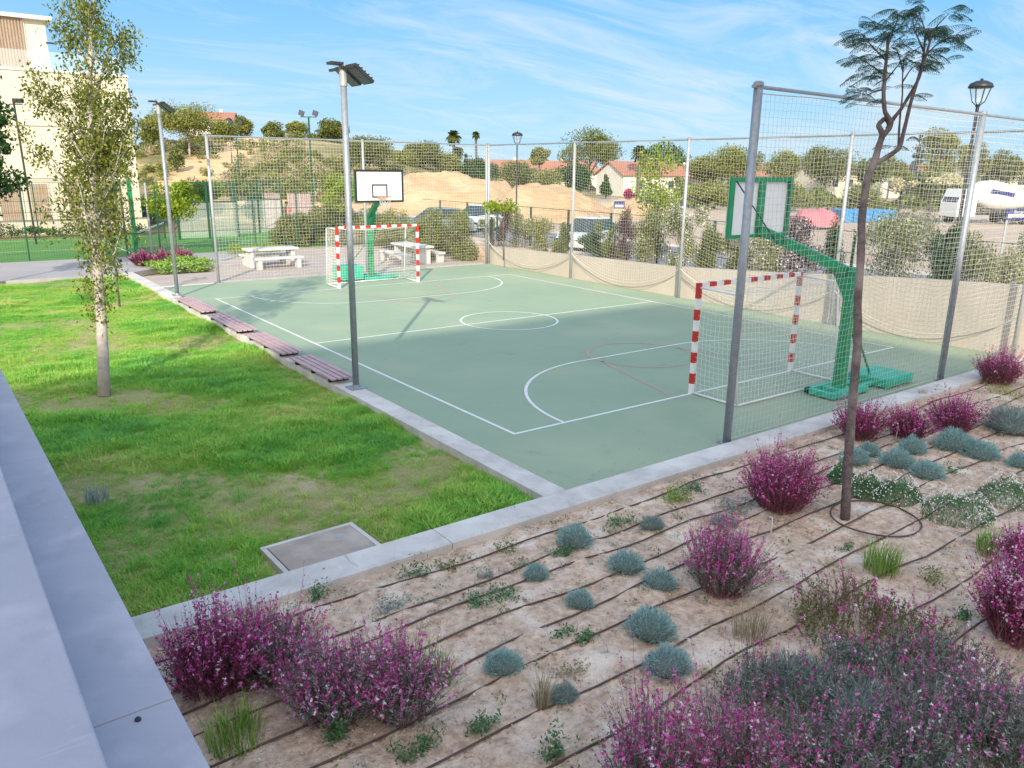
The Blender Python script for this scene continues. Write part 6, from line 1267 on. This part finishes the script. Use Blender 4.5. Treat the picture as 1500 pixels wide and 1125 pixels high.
# ------------------------------------------------------------------ trees beyond
TR = [ # px, top py, width px, base py, depth, kind, shape, label
 (220, 166, 40, 215, 100, 'pine', 'round', 'small round green tree at the hill edge beside the cream building'),
 (272, 158, 96, 226, 92, 'pine', 'umbrella', 'large spreading pine with pale leaning trunks on the hillside'),
 (256, 213, 22, 240, 84, 'shrubgreen', 'cone', 'small conical green pine below the large spreading pine'),
 (326, 180, 46, 212, 104, 'pine', 'round', 'low olive pine right of the large spreading pine'),
 (350, 170, 40, 212, 112, 'pine', 'round', 'olive pine behind the half hidden twin floodlight'),
 (397, 177, 34, 208, 118, 'pinedk', 'round', 'dark round pine on the skyline above the bare scar'),
 (434, 177, 34, 210, 116, 'pine', 'round', 'green round pine on the skyline left of the tall court light'),
 (487, 175, 46, 212, 112, 'pinedk', 'round', 'broad pine on the skyline just left of the tall grey pole'),
 (540, 197, 78, 262, 96, 'pinedk', 'round', 'big dark rounded pine right of the tall grey pole'),
 (620, 208, 62, 262, 110, 'pinedk', 'round', 'rounded olive tree above the left end of the earth bank'),
 (595, 222, 50, 268, 108, 'pine', 'round', 'olive tree between two larger ones above the far backboard'),
 (657, 226, 46, 262, 112, 'hedge', 'round', 'green tree at the foot of the taller palm'),
 (683, 222, 12, 255, 118, 'dark', 'cone', 'thin dark cypress between the two palms'),
 (705, 232, 60, 268, 100, 'dark', 'round', 'dark green tree behind the earth bank left of the corner post'),
 (760, 234, 56, 275, 92, 'pinedk', 'round', 'dark rounded bush tree behind the far corner lamp'),
 (790, 212, 30, 245, 150, 'pine', 'round', 'small skyline tree left of the broad umbrella pine'),
 (866, 195, 100, 268, 128, 'pinedk', 'umbrella', 'broad umbrella pine standing highest right of the second net post'),
 (840, 240, 60, 280, 96, 'dark', 'round', 'dark green tree in front of the broad umbrella pine'),
 (800, 248, 50, 282, 90, 'hedge', 'round', 'low green tree behind the second earth bank'),
 (888, 255, 16, 285, 100, 'dark', 'cone', 'dark cypress against the left wall of the white gabled house'),
 (972, 208, 70, 262, 132, 'dark', 'round', 'dark green tree behind the tall lime tree'),
 (1035, 226, 60, 262, 120, 'pine', 'round', 'olive tree right of the third net post'),
 (1082, 216, 80, 262, 112, 'pine', 'round', 'wide olive tree behind the left half of the near backboard'),
 (1150, 222, 60, 265, 105, 'pine', 'round', 'olive tree right above the near backboard'),
 (1215, 216, 84, 270, 108, 'pinedk', 'round', 'wide dark olive tree left of the feathery tree trunk'),
 (1275, 232, 60, 275, 96, 'pinedk', 'round', 'olive tree directly behind the feathery tree trunk'),
 (1308, 226, 44, 262, 112, 'hedge', 'round', 'bright green tree right of the fork of the feathery tree'),
 (1350, 192, 18, 262, 84, 'bluegreen', 'cone', 'narrow blue grey conifer left of the highest right tree'),
 (1385, 183, 74, 268, 88, 'pine', 'round', 'highest olive tree at the right, behind the black lantern pole'),
 (1432, 205, 50, 268, 96, 'pine', 'round', 'olive tree behind the leaning right post'),
 (1478, 218, 62, 270, 100, 'pinedk', 'round', 'dark olive tree at the right picture edge'),
 (1110, 262, 70, 292, 80, 'hedge', 'round', 'low bright green tree seen under the near backboard line'),
 (1040, 268, 60, 298, 76, 'hedge', 'round', 'low green tree behind the dark sign'),
 (1160, 272, 60, 300, 74, 'hedge', 'round', 'low green tree behind the pink pile'),
 (1262, 270, 56, 305, 66, 'hedge', 'round', 'green bush tree above the blue container'),
 (1370, 250, 60, 285, 66, 'shrubgreen', 'round', 'green tree with cream blossom above the mixer truck cab'),
 (1325, 245, 46, 285, 70, 'hedge', 'round', 'yellow green tree beside the mauve roofed house'),
 (215, 290, 60, 320, 56, 'bluegreen', 'round', 'grey green bush right of the cream building'),
 (300, 262, 46, 300, 66, 'lime', 'round', 'yellow green bush tree on the slope above the wire fence'),
 (345, 262, 40, 300, 70, 'hedge', 'round', 'green tree behind the left end of the far net'),
 (380, 285, 60, 325, 54, 'dark', 'round', 'dark green bush beyond the turf pitch behind the left picnic table'),
 (430, 262, 40, 290, 68, 'hedge', 'round', 'yellow green bush above the brown enclosure'),
 (1420, 262, 50, 300, 74, 'shrubgreen', 'round', 'green tree hidden behind the mixer drum')]
for i, (px, pt, w, pb, dp, kd, shp, lb) in enumerate(TR):
    tp = spot(px, pt, dp); bs = spot(px, pb, dp); z0 = min(float(terrain(tp[0], tp[1])), bs[2]+1.5); H = tp[2]-z0; Wd = w*dp/FPX
    cr0 = (bs[2]-z0) if shp != 'umbrella' else H*.42
    cr0 = max(.1*H, min(cr0, .45*H)); n = int(min(7000, 1500+w*60)); nm = 'pine_tree' if kd.startswith('pine') else ('cypress_tree' if shp == 'cone' else 'broadleaf_tree')
    make_tree(nm, lb, 'tree', (tp[0], tp[1], z0), H, Wd, cr0, kd, int(n*1.5), .0105*dp*.245, .018*H+.05, 22, 'round' if shp == 'umbrella' else shp, 'barkpale' if i == 1 else 'bark', 'trees beyond the court', seed=400+i, limbs=8, csz=.5)
# leaning pale trunks of the large pine
# palms
def palm(label, px, pt, depth, wpx, seed):
    rng = np.random.default_rng(seed); tp = spot(px, pt, depth); z0 = float(terrain(tp[0], tp[1])); R = wpx*depth/FPX/2; H = tp[2]-z0-R*.55
    t = thing('palm_tree', label, 'palm tree', (tp[0], tp[1], z0), 0, 'palms on the skyline')
    MB().tube([(0, 0, 0), (.1, 0, H*.5), (0, 0, H)], [.28, .22, .2], 8).build('trunk', M['bark'], t)
    Q = []
    for i in range(46):
        a = rng.uniform(0, 6.28); e = rng.uniform(-.9, 1.3); d = np.array([math.cos(a)*math.cos(e), math.sin(a)*math.cos(e), math.sin(e)]); s = unit(np.cross(d, [0, 0, 1.])); p = np.array([0, 0, H])
        prev = p
        for k in range(6):
            q2 = p+d*R*(k+1)/6+np.array([0, 0, -R*.45*((k+1)/6)**2]); w = R*.16*math.sin(math.pi*(k+.7)/6.6)+.02; Q.append([prev-s*w, prev+s*w, q2+s*w*.7, q2-s*w*.7]); 
            for sg in (-1, 1): Q.append([prev, prev+s*sg*w*2.4+np.array([0, 0, -w*1.2]), q2+s*sg*w*1.2, q2])
            prev = q2
    MB().quads(np.array(Q)).build('fronds', LF['palm'], t)
palm('taller bushy palm left of the far corner post', 664, 190, 118, 26, 1); palm('lower palm leaning against the taller bushy one', 671, 214, 116, 20, 2); palm('thin single palm nearest the far corner post', 697, 192, 130, 14, 3); palm('short palm left of the tall lime tree', 938, 212, 110, 30, 4)
# bougainvillea, lavender coloured and cream bushes
def blob(label, name, cat, px, py, depth, wpx, hpx, kind, seed, n=900, ls=.25):
    rng = np.random.default_rng(seed); q = spot(px, py, depth); k = 9; Wd = wpx*depth/FPX; H = hpx*depth/FPX; z0 = max(q[2]-H*.6, float(terrain(q[0], q[1])))
    t = thing(name, label, cat, (q[0], q[1], z0)); cc = np.c_[rng.normal(size=(k, 2))*Wd*.22, rng.uniform(.2, .8, k)*H]; C = clump_points(n, cc, np.tile([[Wd*.24, Wd*.24, H*.25]], (k, 1)), rng, .1)
    MB().quads(leafquads(C, ls, .6, rng)).build('foliage', LF[kind], t); b = MB()
    for i in range(5): b.tube([(0, 0, 0), cc[i]], [.05, .02], 4)
    b.build('stems', M['bark'], t)
blob('magenta bougainvillea before the white gabled house', 'bougainvillea', 'shrub', 922, 284, 100, 24, 16, 'boug', 1)
blob('cream blossomed bush above the mixer truck', 'blossom_bush', 'shrub', 1385, 262, 62, 62, 22, 'cream', 2, 1000, .2)
blob('cream blossomed bush right of the feathery tree trunk', 'blossom_bush', 'shrub', 1312, 268, 60, 34, 22, 'cream', 3, 700, .2)
blob('pale flowering bush behind the tall lime tree', 'blossom_bush', 'shrub', 985, 292, 50, 44, 20, 'cream', 4, 700, .14)
# far wood and hillside scrub
wm = MB(); rng = np.random.default_rng(77); n = 26000
for d0, z_h, lo_, hi_, nn in ((205, 9.0, 540, 1560, 14000), (150, 6.6, 560, 1560, 14000), (88, 3.0, 990, 1540, 11000)):
    px = rng.uniform(lo_, hi_, nn); dp = d0+rng.normal(size=nn)*5; top = z_h*(.62+.38*np.sin(px*.021+d0)*np.sin(px*.0073+1)+.18*np.sin(px*.09)); 
    q = np.array([spot(a, 250, b_) for a, b_ in zip(px, dp)]); q[:, 2] = -1.2*(d0 > 140)+rng.uniform(0, 1, nn)**.8*top
    wm.quads(leafquads(q, .0042*d0*1.25, .7, rng))
o = wm.build('far_woodland', LF['pinedk']); tag(o, 'far belt of dark olive trees and bushes along the horizon', kind='stuff')
sb = [srcobj(MB().quads(leafquads(clump_points(160, np.array([[0, 0, .25], [.2, .1, .2], [-.2, .1, .3]]), np.array([[.35, .35, .3]]*3), RNG, .3), .14, .5)), 'scrub', LF[k]) for k in ('pine', 'hedge', 'pinedk', 'dry')]
nS = 5200; u = RNG.uniform(-75, 12, nS); v = RNG.uniform(60, 150, nS); x, y = uv_xy(u, v); z = terrain(x, y); kp = (z > .8) & (RNG.uniform(size=nS) > .92*np.exp(-((u+35.5-(v-100)*-.12)/3.4)**2)) & (fbm(x, y, .06, 3, 3) > -.12)
scatter('hillside_scrub', 'low scrub bushes dotted over the dry hillside', np.c_[x, y, z][kp], sb, RNG.uniform(.5, 2.1, kp.sum()), np.c_[np.zeros((kp.sum(), 2)), RNG.uniform(0, 6.28, kp.sum())])
# garden planting at the path corner and before the building
hedge('clump of green grasses and red stems beside the far left end of the net', .1, 1.9, 22.4, 25.0, .0, .55, 'grassy', 3500, .11, 31, 'path_corner_planting')
